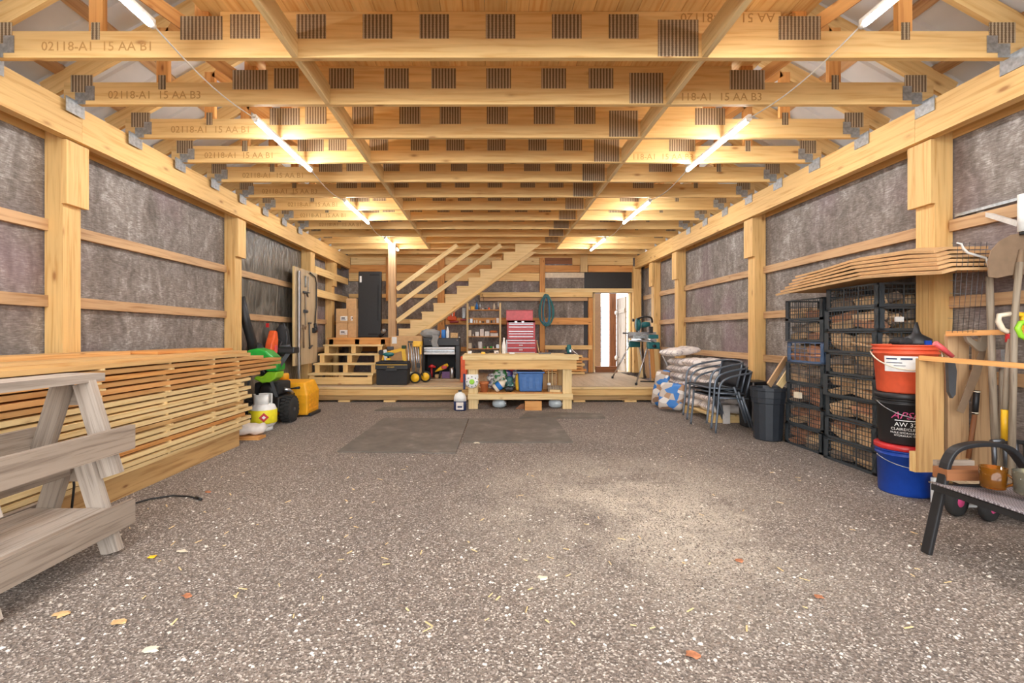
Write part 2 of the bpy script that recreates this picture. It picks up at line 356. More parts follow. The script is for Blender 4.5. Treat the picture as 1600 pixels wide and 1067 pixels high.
# roof: corrugated sheet on both slopes
def roofz(x): return TB+.22+(3.5-abs(x-CX))*SL
for sd, nm in ((-1, 'ceiling_left'), (1, 'ceiling_right')):
    r = MB(); b0 = 0; y = -.6
    ys = []
    while y < BACK+.2:
        for dy, h in ((0, 0), (.19, 0), (.205, .018), (.235, .018), (.25, 0)): ys.append((y+dy, h))
        y += .2501
    ny = len(ys)
    for (xx) in (CX, CX+sd*3.85):
        for yy, h in ys: r.v.append(Vector((xx, yy, roofz(xx)+h+.02)))
    for i in range(ny-1): r.face([i, i+1, ny+i+1, ny+i])
    o = r.build(nm, 'roof'); so = o.modifiers.new('s', 'SOLIDIFY'); so.thickness = .01; struct(o, 'pale corrugated metal roof sheet')
# purlins on top of the rafters
for sd in (-1, 1):
    for i, d in enumerate((.35, 1.0, 1.65, 2.3, 2.95, 3.4)):
        x = CX+sd*d
        tag(beam((x, -.5, roofz(x)-.005), (x, BACK+.1, roofz(x)-.005), .085, .036, (sd*SL, 0, 1)).build('roof_purlin', 'girt'),
            'roof strapping board under the sheet metal, %s down from the ridge on the %s slope' % (ORD[i], 'left' if sd < 0 else 'right'), 'board', 'strapping boards under the roof')
# loft floor planks seen from below
LZ = TB+.17+.128
r = MB(); x = CX-1.92; k = 0
while x < CX+1.9:
    r.box(x, x+.137, 0.2, BACK, LZ, LZ+.02); x += .14
struct(r.build('ceiling_loft', 'plank'), 'orange pine planks of the loft floor, seen from below')

# posts
POSTY = [3.6, 6.04, 8.5, 9.75]
def post(xi, sd, y, label, wd=.14, dp=.16, blocks=True, ztop=2.65):
    t = thing('timber_post', label, 'post', (xi, y, 0), 0, 'built-up wall posts')
    m = MB(); n = 3
    for i in range(n): m.box(-sd*-1*0+sd*0, sd*wd, i*dp/n+.001, (i+1)*dp/n-.001, 0, TB)
    m.build('post_ply', 'post', t)
    if blocks:
        box(-sd*.04, 0, -.012, dp+.03, PZ(318, 3.6), ztop-.001).build('bearing_block', 'post', t)
    return t
for i, y in enumerate(POSTY):
    post(-3.29, -1, y, 'three-ply spruce post of the left wall, %s one back from the big door' % ORD[i])
    post(3.43, 1, y, 'three-ply spruce post of the right wall, %s one back from the big door' % ORD[i])
for sd, xi in ((-1, -3.29), (1, 3.43)): post(xi, sd, 1.16, 'three-ply spruce post of the %s wall beside the big door' % ('left' if sd < 0 else 'right'))
# plates
for sd, xi, nm in ((-1, -3.29, 'left'), (1, 3.43, 'right')):
    t = thing('wall_plate_beam', 'long doubled timber beam along the top of the %s wall' % nm, 'beam', (xi, 0, 0))
    m = MB()
    for (a, b_) in ((-.5, 3.68), (3.682, 8.57), (8.572, BACK-.15)): m.box(-sd*.001, -sd*.08, a, b_, 2.655, TB-.001)
    m.build('inner_plate', 'post', t)
    m = MB(); m.box(sd*.142, sd*.148, -.5, BACK-.15, 2.655, TB-.001); m.build('outer_plate', 'post', t)
# girts between posts
for sd, xw, nm, pi in ((-1, XL, 'left', -3.29), (1, XR, 'right', 3.43)):
    ys = [-.4, 1.16, 3.6, 6.04, 8.5, 9.75, BACK-.16]
    for zi, z in enumerate((.84, 1.40, 1.985)):
        for j in range(6):
            y0 = ys[j]+(.162 if j else 0); y1 = ys[j+1]-.002
            if j == 5: y1 = ys[j+1]
            th = .04
            m = beam((xw-sd*(th/2+.001), y0, z+random.uniform(-.008, .008)), (xw-sd*(th/2+.001), y1, z+random.uniform(-.008, .008)), th, .088)
            tag(m.build('wall_girt', 'girt'), '%s flat wall board of the %s wall, %s bay from the big door' % (('lowest', 'middle', 'upper')[zi], nm, ORD[j]), 'board', 'horizontal wall boards of the %s wall' % nm)
# trusses
def truss(i, Y, label):
    t = thing('roof_truss', label, 'truss', (CX, Y, TB), 0, 'roof trusses')
    th = .038; e = 3.40
    box(-3.36, 3.36, 0, th, 0, .17).build('bottom_chord', 'pine', t)
    box(-1.80, 1.80, 0, th, .171, .296).build('floor_chord', 'pine', t)
    rz = lambda x: .14+(3.5-abs(x))*SL
    for sd in (-1, 1):
        m = MB(); m.beam((sd*3.52, th/2, rz(3.52)-.02), (0, th/2, rz(0)-.02), th-.004, .14, (0, 0, 1)); m.build('rafter', 'pine', t)
        box(sd*1.92-.045, sd*1.92+.045, .001, th-.001, .17, rz(1.92)-.05).build('attic_stud', 'orange', t)
        box(sd*2.6-.045, sd*2.6+.045, .001, th-.001, .17, rz(2.6)-.05).build('web_post', 'orange', t)
        beam((sd*2.0, th/2, .2), (sd*2.56, th/2, rz(2.56)-.07), th-.002, .085).build('diagonal_web', 'orange', t)
        if i < 11:
            def pl(x, z, w, h, mt='tooth_v'):
                m = MB(); m.obox((x, -.0012, z), (Vector((1, 0, 0)), Vector((0, 1, 0)), Vector((0, 0, 1))), (w/2, .0012, h/2)); m.build('connector_plate', mt, t)
            pl(sd*1.92, .19, .27, .15); pl(sd*2.6, .17, .055, .11, 'tooth_h'); pl(sd*3.22, .16, .17, .13)
    if i < 11:
        for k in range(9):
            x = -1.62+k*.405+.02*((k*7+i*3) % 3-1)
            if 1.1 < x < 1.35 or x > 1.6: continue
            pl(x, .20, .19, .155)
        pl(1.14, .125, .26, .235)
    beam((-1.1, th/2, 1.35), (1.1, th/2, 1.35), th, .14).build('collar_tie', 'pine', t)
    if i < 9:
        st = '02118-A1  15 AA B%d' % (3 if i % 4 == 1 else 1)
        text('lumber_stamp', st, .085, 'ink', (-3.02 if i % 2 else -2.95, -.0005, .045), FRONT, t)
        if i in (1, 3): text('lumber_stamp', '118-A1  15 AA B3', .085, 'ink', (1.40, -.0005, .03), FRONT, t)
        if i == 0: text('lumber_stamp', 'B3  AA 51  1A-81120', .085, 'ink', (1.9, -.0005, .285), (PI/2, PI, 0), t)
    for sd in (-1, 1):
        if i < 9:
            m = MB(); m.box(sd*3.12, sd*3.19, -.004, -.0025, .03, .14); m.box(sd*(3.255 if sd < 0 else 3.275), sd*(3.25 if sd < 0 else 3.27), -.1, .06, -.09, .02); m.box(sd*3.19, sd*3.27, -.004, -.0025, -.0, .09)
            m.build('truss_tie', 'galv', t)
for i in range(14):
    Y = 3.0+.61*i
    if i == 13: Y = 10.84
    truss(i, Y, 'roof truss spanning the shed, %s one back from the big door' % ORD[i] if i < 13 else 'last roof truss against the back wall')
truss(5, 2.39, 'roof truss nearest the big door, ahead of the first one in the photo')
# blocking runs across the trusses
for i in range(12):
    y0 = 3.0+.61*i; ys = (2.43, 2.998) if i == 0 else (y0-.61+.04, y0-.002)
    for x, nm in ((-1.25, 'left'), (1.38, 'right')):
        tag(box(x-.019, x+.019, ys[0], ys[1], TB+.001, TB+.143).build('blocking_board', 'pine_pale'), 'short blocking board in the %s run, ahead of the %s roof truss' % (nm, ORD[i]), 'board', 'blocking boards between the trusses')
# tube lamps and their cords
LAM = [(1.42, 2.64), (3.77, 4.98), (6.1, 7.33), (8.47, 9.7)]
for x, nm in ((-1.90, 'left'), (2.10, 'right')):
    for i, (a, b_) in enumerate(LAM):
        t = thing('tube_lamp', 'lit white LED tube lamp of the %s row, %s one back from the big door' % (nm, ORD[i]), 'lamp', (x, a, 0), 0, 'LED tube lamps')
        L = b_-a; z = 2.895
        box(-.014, .014, 0, L, z+.004, z+.03).build('lamp_housing', 'white', t)
        MB().lathe([(.017, .03), (.017, L-.03)], (0, 0, z-.008), 12, (0, 1, 0)).build('lit_tube', 'tube', t)
        for q in (0, L-.03): MB().lathe([(.019, q), (.019, q+.03)], (0, 0, z-.006), 10, (0, 1, 0)).build('end_cap', 'white', t)
        if i:
            p = LAM[i-1][1]; pts = [(x, p+(a-p)*q/8, z-.0-.05*math.sin(PI*q/8)) for q in range(9)]
            tag(MB().tube(pts, .0045, 6).build('lamp_cord', 'white'), 'thin white cord ahead of the %s lamp of the %s row' % (ORD[i], nm), 'cord', 'cords between the lamps')
# ================= BACK WALL BOARDS, DECK, STAIRS =================
def bwall(x0, x1, y0, y1, f0, f1, name, mat, label, cat='board', group='boards nailed across the back wall'):
    # pixel-measured outline on the back wall, f0..f1 metres in front of the fabric
    Y = BACK-f1
    return tag(box(PX(x0, Y), PX(x1, Y), Y, BACK-f0-.002, PZ(y1, Y), PZ(y0, Y)).build(name, mat), label, cat, group)
BB = 'header_board'
bwall(545, 683, 391, 402, .0, .04, BB, 'orange', 'orange header board at the back wall top, left of the stud')
bwall(548, 603, 402.5, 413.5, .0, .05, BB, 'pine_pale', 'short pale header board in the left corner of the back wall')
bwall(609, 843, 402.5, 413.5, .0, .05, BB, 'pine_pale', 'long pale header board behind the stair rails')
bwall(545, 843, 414, 426, .0, .045, BB, 'orange', 'orange header board below the pale one, behind the stair')
bwall(545, 843, 426.5, 439, .0, .05, BB, 'pine', 'lowest header board above the grey fabric, behind the stair')
bwall(545, 735, 459, 465, .0, .06, 'wall_girt', 'pine', 'upper thin wall board behind the black panel and stair')
bwall(545, 660, 498.5, 505.5, .0, .06, 'wall_girt', 'pine', 'lower thin wall board behind the stair landing')
bwall(545, 735, 542, 549, .0, .06, 'wall_girt', 'orange', 'low wall board behind the black tool cabinet')
bwall(695, 843, 391, 402, .0, .04, BB, 'orange', 'orange header board at the back wall top, right of the stair head')
bwall(852, 894, 392, 412, .0, .04, BB, 'brown_wood', 'short reddish brown header board just right of the post')
bwall(894.5, 989, 392, 400, .0, .04, BB, 'orange', 'thin orange header board at the top over the doorway')
bwall(894.5, 989, 401, 414, .0, .055, BB, 'pine', 'wide pale header board over the dark plastic')
bwall(852, 906, 414.5, 425, .0, .05, BB, 'orange', 'orange header board right above the pale fabric sheet')
bwall(919, 989, 414.5, 425, .0, .05, BB, 'orange', 'orange header board right above the black plastic')
bwall(907, 918, 390, 425, .056, .095, 'header_block', 'pine_pale', 'upright pale block crossing the header boards')
bwall(852, 990, 450.5, 456.5, .0, .12, 'doorway_header', 'pine_pale', 'slim pale board under the fabric and plastic, over the doorway')
bwall(750, 926, 456.5, 464, .081, .125, 'wall_board', 'pine', 'board over the red tool chest that the green hose hangs from')
bwall(750, 918, 464.5, 470, .0, .08, 'wall_girt', 'girt', 'dull backing board just under the hose board')
bwall(696, 925, 496.5, 507, .0, .08, 'wall_girt', 'orange', 'orange wall board behind the shelves and red tool chest')
bwall(852, 925, 539.5, 546, .0, .1, 'wall_girt', 'pine', 'low pale wall board above the boards stacked by the doorway')
bwall(852, 913, 426, 434, .0, .004, 'fabric_strip', 'cream', 'pale torn strip of sheet on the grey fabric beside the plastic', 'sheet', None)
bwall(913, 989, 425.5, 451, .0, .01, 'plastic_sheet', 'black', 'black plastic sheet stapled in the panel over the doorway', 'sheet', None)
bwall(912, 919, 470, 540, .0, .006, 'plastic_strip', 'black', 'narrow black plastic strip left of the doorway stud', 'sheet', None)
def bpost(x0, x1, y0, y1, d0, d1, mat, label):
    d0 = max(d0, .002); Y = BACK-d1
    z0 = .262 if y1 > 575 else PZ(y1, Y)
    return tag(box(PX(x0, Y), PX(x1, Y), Y, BACK-d0, z0, PZ(y0, Y)).build('wall_stud', mat), label, 'stud', 'studs of the back wall')
bpost(843.5, 851.5, 392, 585, .002, .075, 'orange', 'orange back wall stud behind the coiled green hose')
bpost(683.5, 694.5, 400, 560, .052, .1, 'orange', 'orange stud seen through the stair rails')
bpost(919.5, 926.5, 464.5, 585, .0, .07, 'orange', 'stud on the left edge of the back doorway')
bpost(990, 1002, 416, 585, .0, .15, 'post', 'thick post right of the back doorway')
bpost(603, 609, 402, 470, .06, .1, 'orange', 'short stud behind the newel post of the stair')
# door frame and what is beyond
t = thing('door_1', 'weathered grey plank door swung outwards in the back doorway', 'door', (PX(982, BACK), BACK+.13, .262)); t['kind'] = 'structure'
D = MB()
for k in range(5): D.box(-.035, 0, .02+k*.15, .165+k*.15, 0, 1.78)
D.build('door_boards', 'grey_wood2', t)
box(-.055, -.036, .02, .76, .2, .3).build('ledge', 'grey_wood2', t); box(-.055, -.036, .02, .76, 1.4, 1.5).build('ledge', 'grey_wood2', t)
for z in (.30, 1.42): MB().lathe([(.0, 0), (.05, .01), (.06, .04), (.035, .07), (0, .075)], (-.055, .6, z), 14, (-1, 0, 0)).build('door_knob', 'white', t)
jm = MB(); jm.box(DX0-.0, DX0+.03, BACK-.02, BACK+.14, .262, DZ1-.002); struct(jm.build('trim_1', 'pine_pale'), 'left doorway jamb')
jm = MB(); jm.box(DX1-.04, DX1, BACK-.02, BACK+.12, .262, DZ1-.002); struct(jm.build('trim_2', 'pine_pale'), 'right doorway jamb')
struct(box(DX0-.3, DX1+.3, BACK+.12, BACK+1.5, .2, .26).build('trim_3', 'deck'), 'porch boards beyond the doorway')
tag(box(DX0+.04, PX(963, BACK), BACK-.1, BACK-.01, .262, .40).build('door_step', 'brown_wood'), 'low brown board across the foot of the back doorway', 'step')
for (a, b_, Y, mt, lb) in ((929, 939, 11.75, 'bag_brown', 'pale pinkish post just outside the back doorway'), (953, 963, 11.7, 'brown_wood', 'brown post outside the back doorway beside the grey door')):
    tag(box(PX(a, Y), PX(b_, Y), Y, Y+.1, .26, 2.5).build('porch_post', mt), lb, 'post')
struct(box(-6, 12, BACK+.13, 30, .02, .19).build('snow_ground', 'snow', recenter=False), 'bright ground outside the back doorway')
t = thing('lattice_fence', 'white lattice fence glimpsed through the back doorway', 'fence', (4.0, 16, .19))
m = MB()
for k in range(30): m.box(-2+k*.14, -1.97+k*.14, 0, .02, 0, 1.9)
m.build('upright_slats', 'fence_blue', t); m = MB()
for k in range(9): m.box(-2, 2.2, .021, .04, .1+k*.2, .15+k*.2)
m.build('cross_slats', 'white', t)

# extra boards on the left wall near the corner
for k, (z, lb) in enumerate(((2.35, 'upper extra board nailed across the rear posts of the left wall'), (1.93, 'lower extra board nailed across the rear posts of the left wall'))):
    tag(box(-3.285, -3.245, 8.7, BACK-.2, z-.07, z+.07).build('wall_board', 'pine'), lb, 'board')

# deck
DKY, DK = 7.92, .262
t = thing('timber_deck', 'low raised timber deck across the back of the shed', 'deck', (0, DKY, 0))
m = MB(); m.box(-3.26, 3.06, .0, 3.0, .232, .25); m.build('deck_sheet', 'deck', t)
box(-3.26, 3.06, -.012, .026, .222, .249).build('edge_strip', 'pine_pale', t)
box(-3.26, 3.06, .0, .038, .112, .216).build('upper_rim_board', 'post', t)
box(-3.26, 3.06, .006, .044, .03, .104).build('lower_rim_board', 'beam', t)
for k, px in enumerate((538, 609, 905, 985)): box(PX(px, DKY)-.1, PX(px, DKY)+.1, -.015, .15, 0, .029).build('support_block', 'pine', t)
box(-3.25, 3.05, .3, 2.9, .005, .2).build('deck_frame', 'beam', t)
for (a, b_, y0, y1, lb) in ((-2.0, -.15, .16, 1.35, 'scuffed plywood sheet on the deck in front of the tool cabinet'), (1.36, 3.05, .06, 2.2, 'plywood sheet on the deck under the mitre saw stand'), (-.14, 1.35, .3, 2.4, 'plywood sheet on the deck behind the workbench')):
    tag(box(a, b_, DKY+y0, DKY+y1, .251, DK).build('plywood_sheet', 'deck'), lb, 'sheet')
# timber steps to the landing
def saw(x0, x1, n, y0, z0, run, rise, ybk):
    poly = []
    for k in range(n):
        poly += [(y0+k*run, z0+k*rise), (y0+k*run, z0+(k+1)*rise)]
    poly += [(y0+n*run-.02, z0+n*rise), (y0+n*run-.02, z0+n*rise-.24), (y0+.2, z0)]
    return MB().prism(poly, x0, x1, lambda a, b, d: (d, a, b))
SX0, SX1 = -3.18, -2.07; rise = .1636; run = .25; sy = 8.25
t = thing('timber_steps', 'open-backed timber steps from the deck up to the stair landing', 'steps', (0, 0, 0))
for x in (SX0, (SX0+SX1)/2-.04, SX1-.085):
    saw(x, x+.085, 5, sy, DK, run, rise-.0, 0).build('stringer', 'pine', t)
for k in range(4):
    box(SX0-.02, SX1+.02, sy+k*run-.03, sy+k*run+.25, DK+(k+1)*rise, DK+(k+1)*rise+.03).build('tread', 'pine_pale', t)
box(SX0, SX1, sy-.02, sy-.001, DK+.001, DK+.13).build('bottom_riser', 'pine', t)
LA = 1.08
t = thing('stair_landing', 'timber landing carrying cartons and a tall black panel', 'platform', (0, 0, 0))
box(-3.22, -1.74, 9.245, BACK-.1, LA-.03, LA).build('landing_top', 'orange', t)
m = MB(); m.box(-3.2, -1.76, 9.25, 9.29, LA-.18, LA-.031); m.build('front_joist', 'orange', t)
for x in (-3.2, -2.62, -2.07, -1.8): box(x, x+.04, 9.291, BACK-.11, LA-.17, LA-.031).build('joist', 'pine', t)
for x in (-3.2, -2.1, -1.85): 
    for y in (9.56, 10.6): box(x, x+.09, y, y+.09, DK, LA-.175).build('leg', 'pine', t)
# main stair
Yf = 9.2; R_, r_ = 18.2*Yf/730, 13.3*Yf/730; X0 = PX(623, Yf); Z1 = 1.26
poly = [(X0, LA+.001)]
for k in range(10): poly += [(X0+k*R_, Z1+k*r_), (X0+(k+1)*R_, Z1+k*r_)]
xe = X0+10*R_; poly += [(xe, TB-.001)]
bx, bz = PX(659.5, Yf), PZ(517, Yf); s_ = r_/R_
poly += [(bx+(TB-.001-bz)/s_, TB-.001), (bx+(LA+.001-bz)/s_, LA+.001)]
t = thing('loft_stair', 'pale timber stair climbing from the landing to the loft', 'stair', (0, 0, 0))
MB().prism(poly, Yf, Yf+.04).build('stringer', 'ply', t)
MB().prism(poly, Yf+.86, Yf+.9).build('stringer', 'ply', t)
for k in range(10): box(X0+k*R_-.02, X0+(k+1)*R_, Yf+.041, Yf+.859, Z1+k*r_-.028, Z1+k*r_).build('tread', 'ply', t)
nx = PX(614, 9.2)
box(nx-.072, nx+.072, 9.1, 9.2, LA, TB-.001).build('newel_post', 'girt', t)
for k, y0 in enumerate((452, 477, 502)):
    a = P(620, y0, 9.16); zt = TB-.03; L = (zt-a.z)/s_
    beam(a, (a.x+L, a.y, zt), .04, .085).build('hand_rail', 'pine_pale', t)
m = beam((bx-.05, Yf+.0, bz-.05), (bx+1.9, Yf+.0, bz-.05+1.9*s_), .038, .06); m.build('lower_rail', 'pine', t)
# cabinet-like carton below the landing
t = thing('cardboard_carton', 'large plain brown carton standing below the newel post', 'box', (PX(634, 8.85), 8.85, DK+.002))
m = MB(); m.box(-.29, .30, 0, .24, 0, PZ(525, 8.85)-DK); m.build('carton_body', 'brown_card', t, bevel=.006)
box(-.26, -.17, -.003, -.001, PZ(537, 8.85)-DK, PZ(526.5, 8.85)-DK).build('label_sheet', 'white', t)
# cartons on the landing
def carton(x0, x1, y0, y1, Y, dep, lb, lab=None, zb=None):
    X0_, X1_ = PX(x0, Y), PX(x1, Y); z0 = PZ(y1, Y) if zb is None else zb; z1 = PZ(y0, Y)
    t = thing('cardboard_carton', lb, 'box', ((X0_+X1_)/2, Y, z0), 0, 'cartons on the landing')
    w = (X1_-X0_)/2; h = z1-z0
    box(-w, w, 0, dep, 0, h-.001).build('carton_body', 'brown_card', t, bevel=.004)
    box(-.02, .02, -.002, .1, h-.0015, h).build('packing_tape', 'cream', t)
    if lab:
        a, b_, c, d = lab; lx0, lx1 = PX(a, Y)-(X0_+X1_)/2, PX(b_, Y)-(X0_+X1_)/2; lz1, lz0 = PZ(c, Y)-z0, PZ(d, Y)-z0
        box(lx0, lx1, -.003, -.001, lz0, lz1).build('paper_label', 'white', t)
        box(lx0+.02, (lx0+lx1)/2+.02, -.004, -.003, (lz0+lz1)/2-.005, (lz0+lz1)/2+.02).build('printed_mark', 'ink_dark', t)
        box(lx0+.015, lx1-.04, -.004, -.003, lz0+.012, lz0+.022).build('printed_line', 'ink_dark', t)
    return h+z0
Yc = 9.6
z = carton(525, 543, 504.5, 526.5, Yc, .4, 'lower carton of the front left stack on the landing', (531, 543, 515.5, 523), LA)
carton(525, 543, 482, 504, Yc, .4, 'upper carton of the front left stack on the landing', (532, 543, 494, 501), z)
z = carton(544, 556.5, 504.5, 526.5, Yc+.02, .38, 'lower carton of the narrow stack beside the black panel', None, LA)
z2 = carton(544, 556.5, 482, 504, Yc+.02, .38, 'upper carton of the narrow stack beside the black panel', (548, 551, 494, 501), z)
carton(541, 556, 466, 482, Yc+.08, .3, 'topmost carton on the narrow stack, left of the black panel', None, z2)
# tall black panel
t = thing('folded_table', 'tall black folded table with handle slots standing on the landing', 'table', (PX(577, 9.75), 9.75, LA+.004)); t.rotation_euler = (-.03, 0, 0)
h = 1.38
box(-.24, .24, 0, .09, 0, h).build('panel_body', 'black', t, bevel=.012)
box(.0, .2, -.006, -.001, h-.09, h-.06).build('handle_slot', 'fill_black', t); box(-.02, .18, -.006, -.001, .05, .08).build('handle_slot', 'fill_black', t)
box(.17, .185, -.005, -.001, .35, 1.1).build('seam_strip', 'fill_black', t); box(-.21, -.17, -.004, -.001, h-.23, h-.1).build('sticker', 'white', t)
t = thing('angle_grinder', 'small dark power tool lying beside the black panel', 'tool', P(597, 526, 9.6)+Vector((0, 0, LA-PZ(526, 9.6)))); 
MB().lathe([(0, 0), (.04, .01), (.045, .08), (.03, .12), (0, .125)], (.0, 0, .1), 14, (.6, -.6, .4)).build('tool_head', 'galv', t)
MB().tube([(-.06, 0, .03), (0, 0, .06), (.06, 0, .13), (.1, 0, .17)], [.03, .035, .03, .02]).build('tool_body', 'black', t)
# ================= THINGS ON AND AROUND THE DECK =================
def rbox(name, mat, par, x0, x1, y0, y1, z0, z1, bv=.01, **k): return box(x0, x1, y0, y1, z0, z1).build(name, mat, par, bevel=bv, **k)
def lathe(name, mat, par, prof, c=(0, 0, 0), n=20, ax=(0, 0, 1), **k): return MB().lathe(prof, c, n, ax).build(name, mat, par, **k)
def tube(name, mat, par, pts, r, n=8, **k): return MB().tube(pts, r, n, **k).build(name, mat, par)
def arc(c, r, a0, a1, n, ax='xz', sx=1, sy=1):
    out = []
    for i in range(n+1):
        a = a0+(a1-a0)*i/n; u, v = r*math.cos(a)*sx, r*math.sin(a)*sy
        out.append((c[0]+u, c[1], c[2]+v) if ax == 'xz' else (c[0], c[1]+u, c[2]+v) if ax == 'yz' else (c[0]+u, c[1]+v, c[2]))
    return out
# rolling tool chest, black with a yellow stripe
t = thing('tool_chest', 'black plastic rolling tool chest with a yellow stripe, on the deck by the steps', 'tool chest', (PX(612, 8.12), 8.12, DK))
m = MB().prism([(-.265, .005), (.265, .005), (.272, .27), (-.272, .27)], 0, .3); m.build('lower_bin', 'black_rough', t, bevel=.012)
rbox('lid', 'black', t, -.285, .285, -.01, .31, .272, .37, .01); rbox('top_rim', 'black_rough', t, -.28, .28, 0, .3, .371, .405, .008)
box(-.27, .27, -.013, -.0105, .352, .360).build('yellow_stripe', 'yellow', t, label='thin yellow stripe along the lid')
rbox('front_latch', 'black', t, -.1, .1, -.022, -.001, .245, .285, .004)
text('brand_lettering', 'STANLEY', .03, 'yellow', (-.075, -.012, .305), FRONT, t)
tube('handle', 'black', t, [(-.2, .05, .405), (-.2, .05, .42), (.2, .05, .42), (.2, .05, .405)], .008)
# small tools lying on top of the chest
t = thing('folded_work_stand', 'yellow and white folded tool stand standing behind the black tool chest', 'stand', (PX(616, 8.62), 8.62, DK))
beam((-.1, 0, .02), (-.17, 0, .6), .04, .06).build('white_leg', 'white', t); beam((.24, 0, .02), (.17, 0, .6), .03, .07).build('yellow_leg', 'yellow', t)
beam((-.15, 0, .53), (.2, 0, .62), .035, .06).build('cross_beam', 'yellow', t); beam((-.3, .02, .02), (-.17, .02, .6), .04, .03).build('back_leg', 'yellow', t)
lathe('pivot_knob', 'black', t, [(.05, 0), (.05, .05)], (-.24, -.02, .55), 12, (0, 1, 0)); rbox('top_clamp', 'dgrey', t, -.13, -.01, -.03, .03, .6, .66, .01)
rbox('clamp_head', 'dgreen', t, .14, .22, -.03, .03, .62, .68, .008)
t = thing('cordless_drill', 'small dark drill lying on the black tool chest lid', 'drill', (PX(606, 8.28), 8.28, DK+.43))
MB().tube([(-.09, 0, .10), (-.03, 0, .1), (.05, 0, .1), (.09, 0, .1), (.11, 0, .1)], [.015, .035, .04, .03, .01], 10).build('drill_body', 'teal', t)
MB().tube([(.0, 0, .1), (.01, 0, .03)], .018).build('grip', 'black', t); rbox('battery', 'yellow', t, -.03, .05, -.025, .025, 0, .035, .005)
# telescopic saw stand with wheels
t = thing('saw_stand', 'folded silver saw stand with yellow wheels and yellow brackets on the deck', 'stand', (PX(648, 8.5), 8.5, DK))
for k, (x, w, mt) in enumerate(((-.1, .02, 'steel'), (-.055, .026, 'steel'), (-.01, .024, 'galv'), (.035, .02, 'steel'), (.08, .024, 'steel'), (.115, .014, 'dsteel'))):
    tube('rail_tube', mt, t, [(x+.02*(k % 2), .03*(k % 3), .12), (x-.02, .03*(k % 3), .72)], w/1.4)
rbox('top_bracket', 'yellow', t, -.03, .13, -.03, .1, .66, .76, .01); rbox('side_bracket', 'yellow', t, .09, .12, -.03, .06, .52, .7, .005)
rbox('hook', 'black', t, -.12, -.02, -.02, .06, .73, .76, .005); rbox('foot', 'black', t, .04, .1, -.03, .03, .28, .36, .005)
rbox('axle_bracket', 'cream', t, -.17, -.02, -.05, .06, .05, .2, .01)
for x, y in ((.045, -.09), (.2, .12)):
    w = lathe('wheel', 'rubber', t, [(.04, 0), (.085, .0), (.105, .015), (.105, .045), (.085, .06), (.04, .06)], (x-.02, y-.03, .105), 26, (0, 1, 0))
    lathe('hub', 'yellow', w, [(.0, 0), (.03, -.006), (.035, .004), (.075, .006), (.078, .03)], (x-.02, y-.038, .105), 20, (0, 1, 0))
# black tool cabinet with two grey drawers
Yc = 8.95
cx0, cx1 = PX(661, Yc), PX(718, Yc); zt = PZ(528, Yc)-DK
t = thing('tool_cabinet', 'black tool cabinet with grey drawers and an open shelf, under the stair', 'cabinet', ((cx0+cx1)/2, Yc, DK))
w = (cx1-cx0)/2
rbox('top', 'black', t, -w, w, 0, .42, zt-.15, zt, .01)
box(-w, -w+.03, .001, .42, .03, zt-.151).build('side_panel', 'black', t); box(w-.07, w, .001, .42, .03, zt-.151).build('side_panel', 'black', t)
box(-w+.031, w-.071, .38, .42, .03, zt-.151).build('back_panel', 'black_rough', t); box(-w, w, .0, .42, .0, .029).build('bottom_shelf', 'deck', t)
for k in range(3):
    d = rbox('drawer', 'white' if k != 1 else 'galv', t, -w+.02, w-.09, -.012, .35, zt-.17-.048*(k+1), zt-.17-.048*k-.006, .004, label='pale grey drawer')
    box(-w+.05, w-.12, -.022, -.013, zt-.17-.048*k-.016, zt-.17-.048*k-.01).build('drawer_pull', 'steel', d)
for x in (-w+.13, w-.05): lathe('bolt', 'steel', t, [(.012, 0), (.012, .01), (0, .012)], (x, 0, zt-.045), 8, (0, -1, 0))
def cyl_thing(name, lb, cat, x, y, z, prof, mat, group=None, n=14):
    t = MB().lathe(prof, (x, y, z), n).build(name, mat); return tag(t, lb, cat, group)
cxm = (cx0+cx1)/2
# contents of the open shelf
t = thing('cordless_drill', 'red headed driver on the open shelf of the black cabinet', 'drill', (cxm-.2, Yc+.12, DK+.03))
MB().tube([(0, 0, .02), (.0, 0, .2)], .022).build('grip', 'dred', t); MB().tube([(-.06, 0, .22), (0, 0, .24), (.08, 0, .22)], [.02, .04, .015]).build('drill_body', 'red', t)
t = thing('reciprocating_saw', 'yellow and black saw propped slanting inside the black cabinet', 'saw', (cxm, Yc+.1, DK+.03))
MB().tube([(-.13, 0, .13), (-.02, 0, .19), (.06, 0, .23), (.12, 0, .27)], [.012, .04, .045, .03]).build('saw_body', 'yellow', t); rbox('red_motor', 'red', t, .0, .1, -.046, -.02, .19, .25, .01)
MB().tube([(-.05, 0, .0), (-.02, 0, .17)], .02).build('grip', 'black', t)
t = thing('router_tool', 'silver power tool standing at the right end of the cabinet shelf', 'tool', (cxm+.2, Yc+.1, DK+.03))
lathe('motor', 'steel', t, [(.03, 0), (.05, .02), (.05, .2), (.03, .22), (0, .22)], (0, 0, 0), 14); tube('side_handle', 'galv', t, arc((.07, 0, .13), .05, -1.4, 1.4, 8), .01)
tag(box(cxm-.14, cxm+.1, Yc+.16, Yc+.3, DK+.03, DK+.1).build('tool_case', 'osb'), 'tan case at the bottom of the black cabinet', 'case')
tag(box(cxm+.0, cxm+.17, Yc+.13, Yc+.15, DK+.031, DK+.16).build('tool_case', 'purple'), 'dark purple case low inside the black cabinet', 'case')
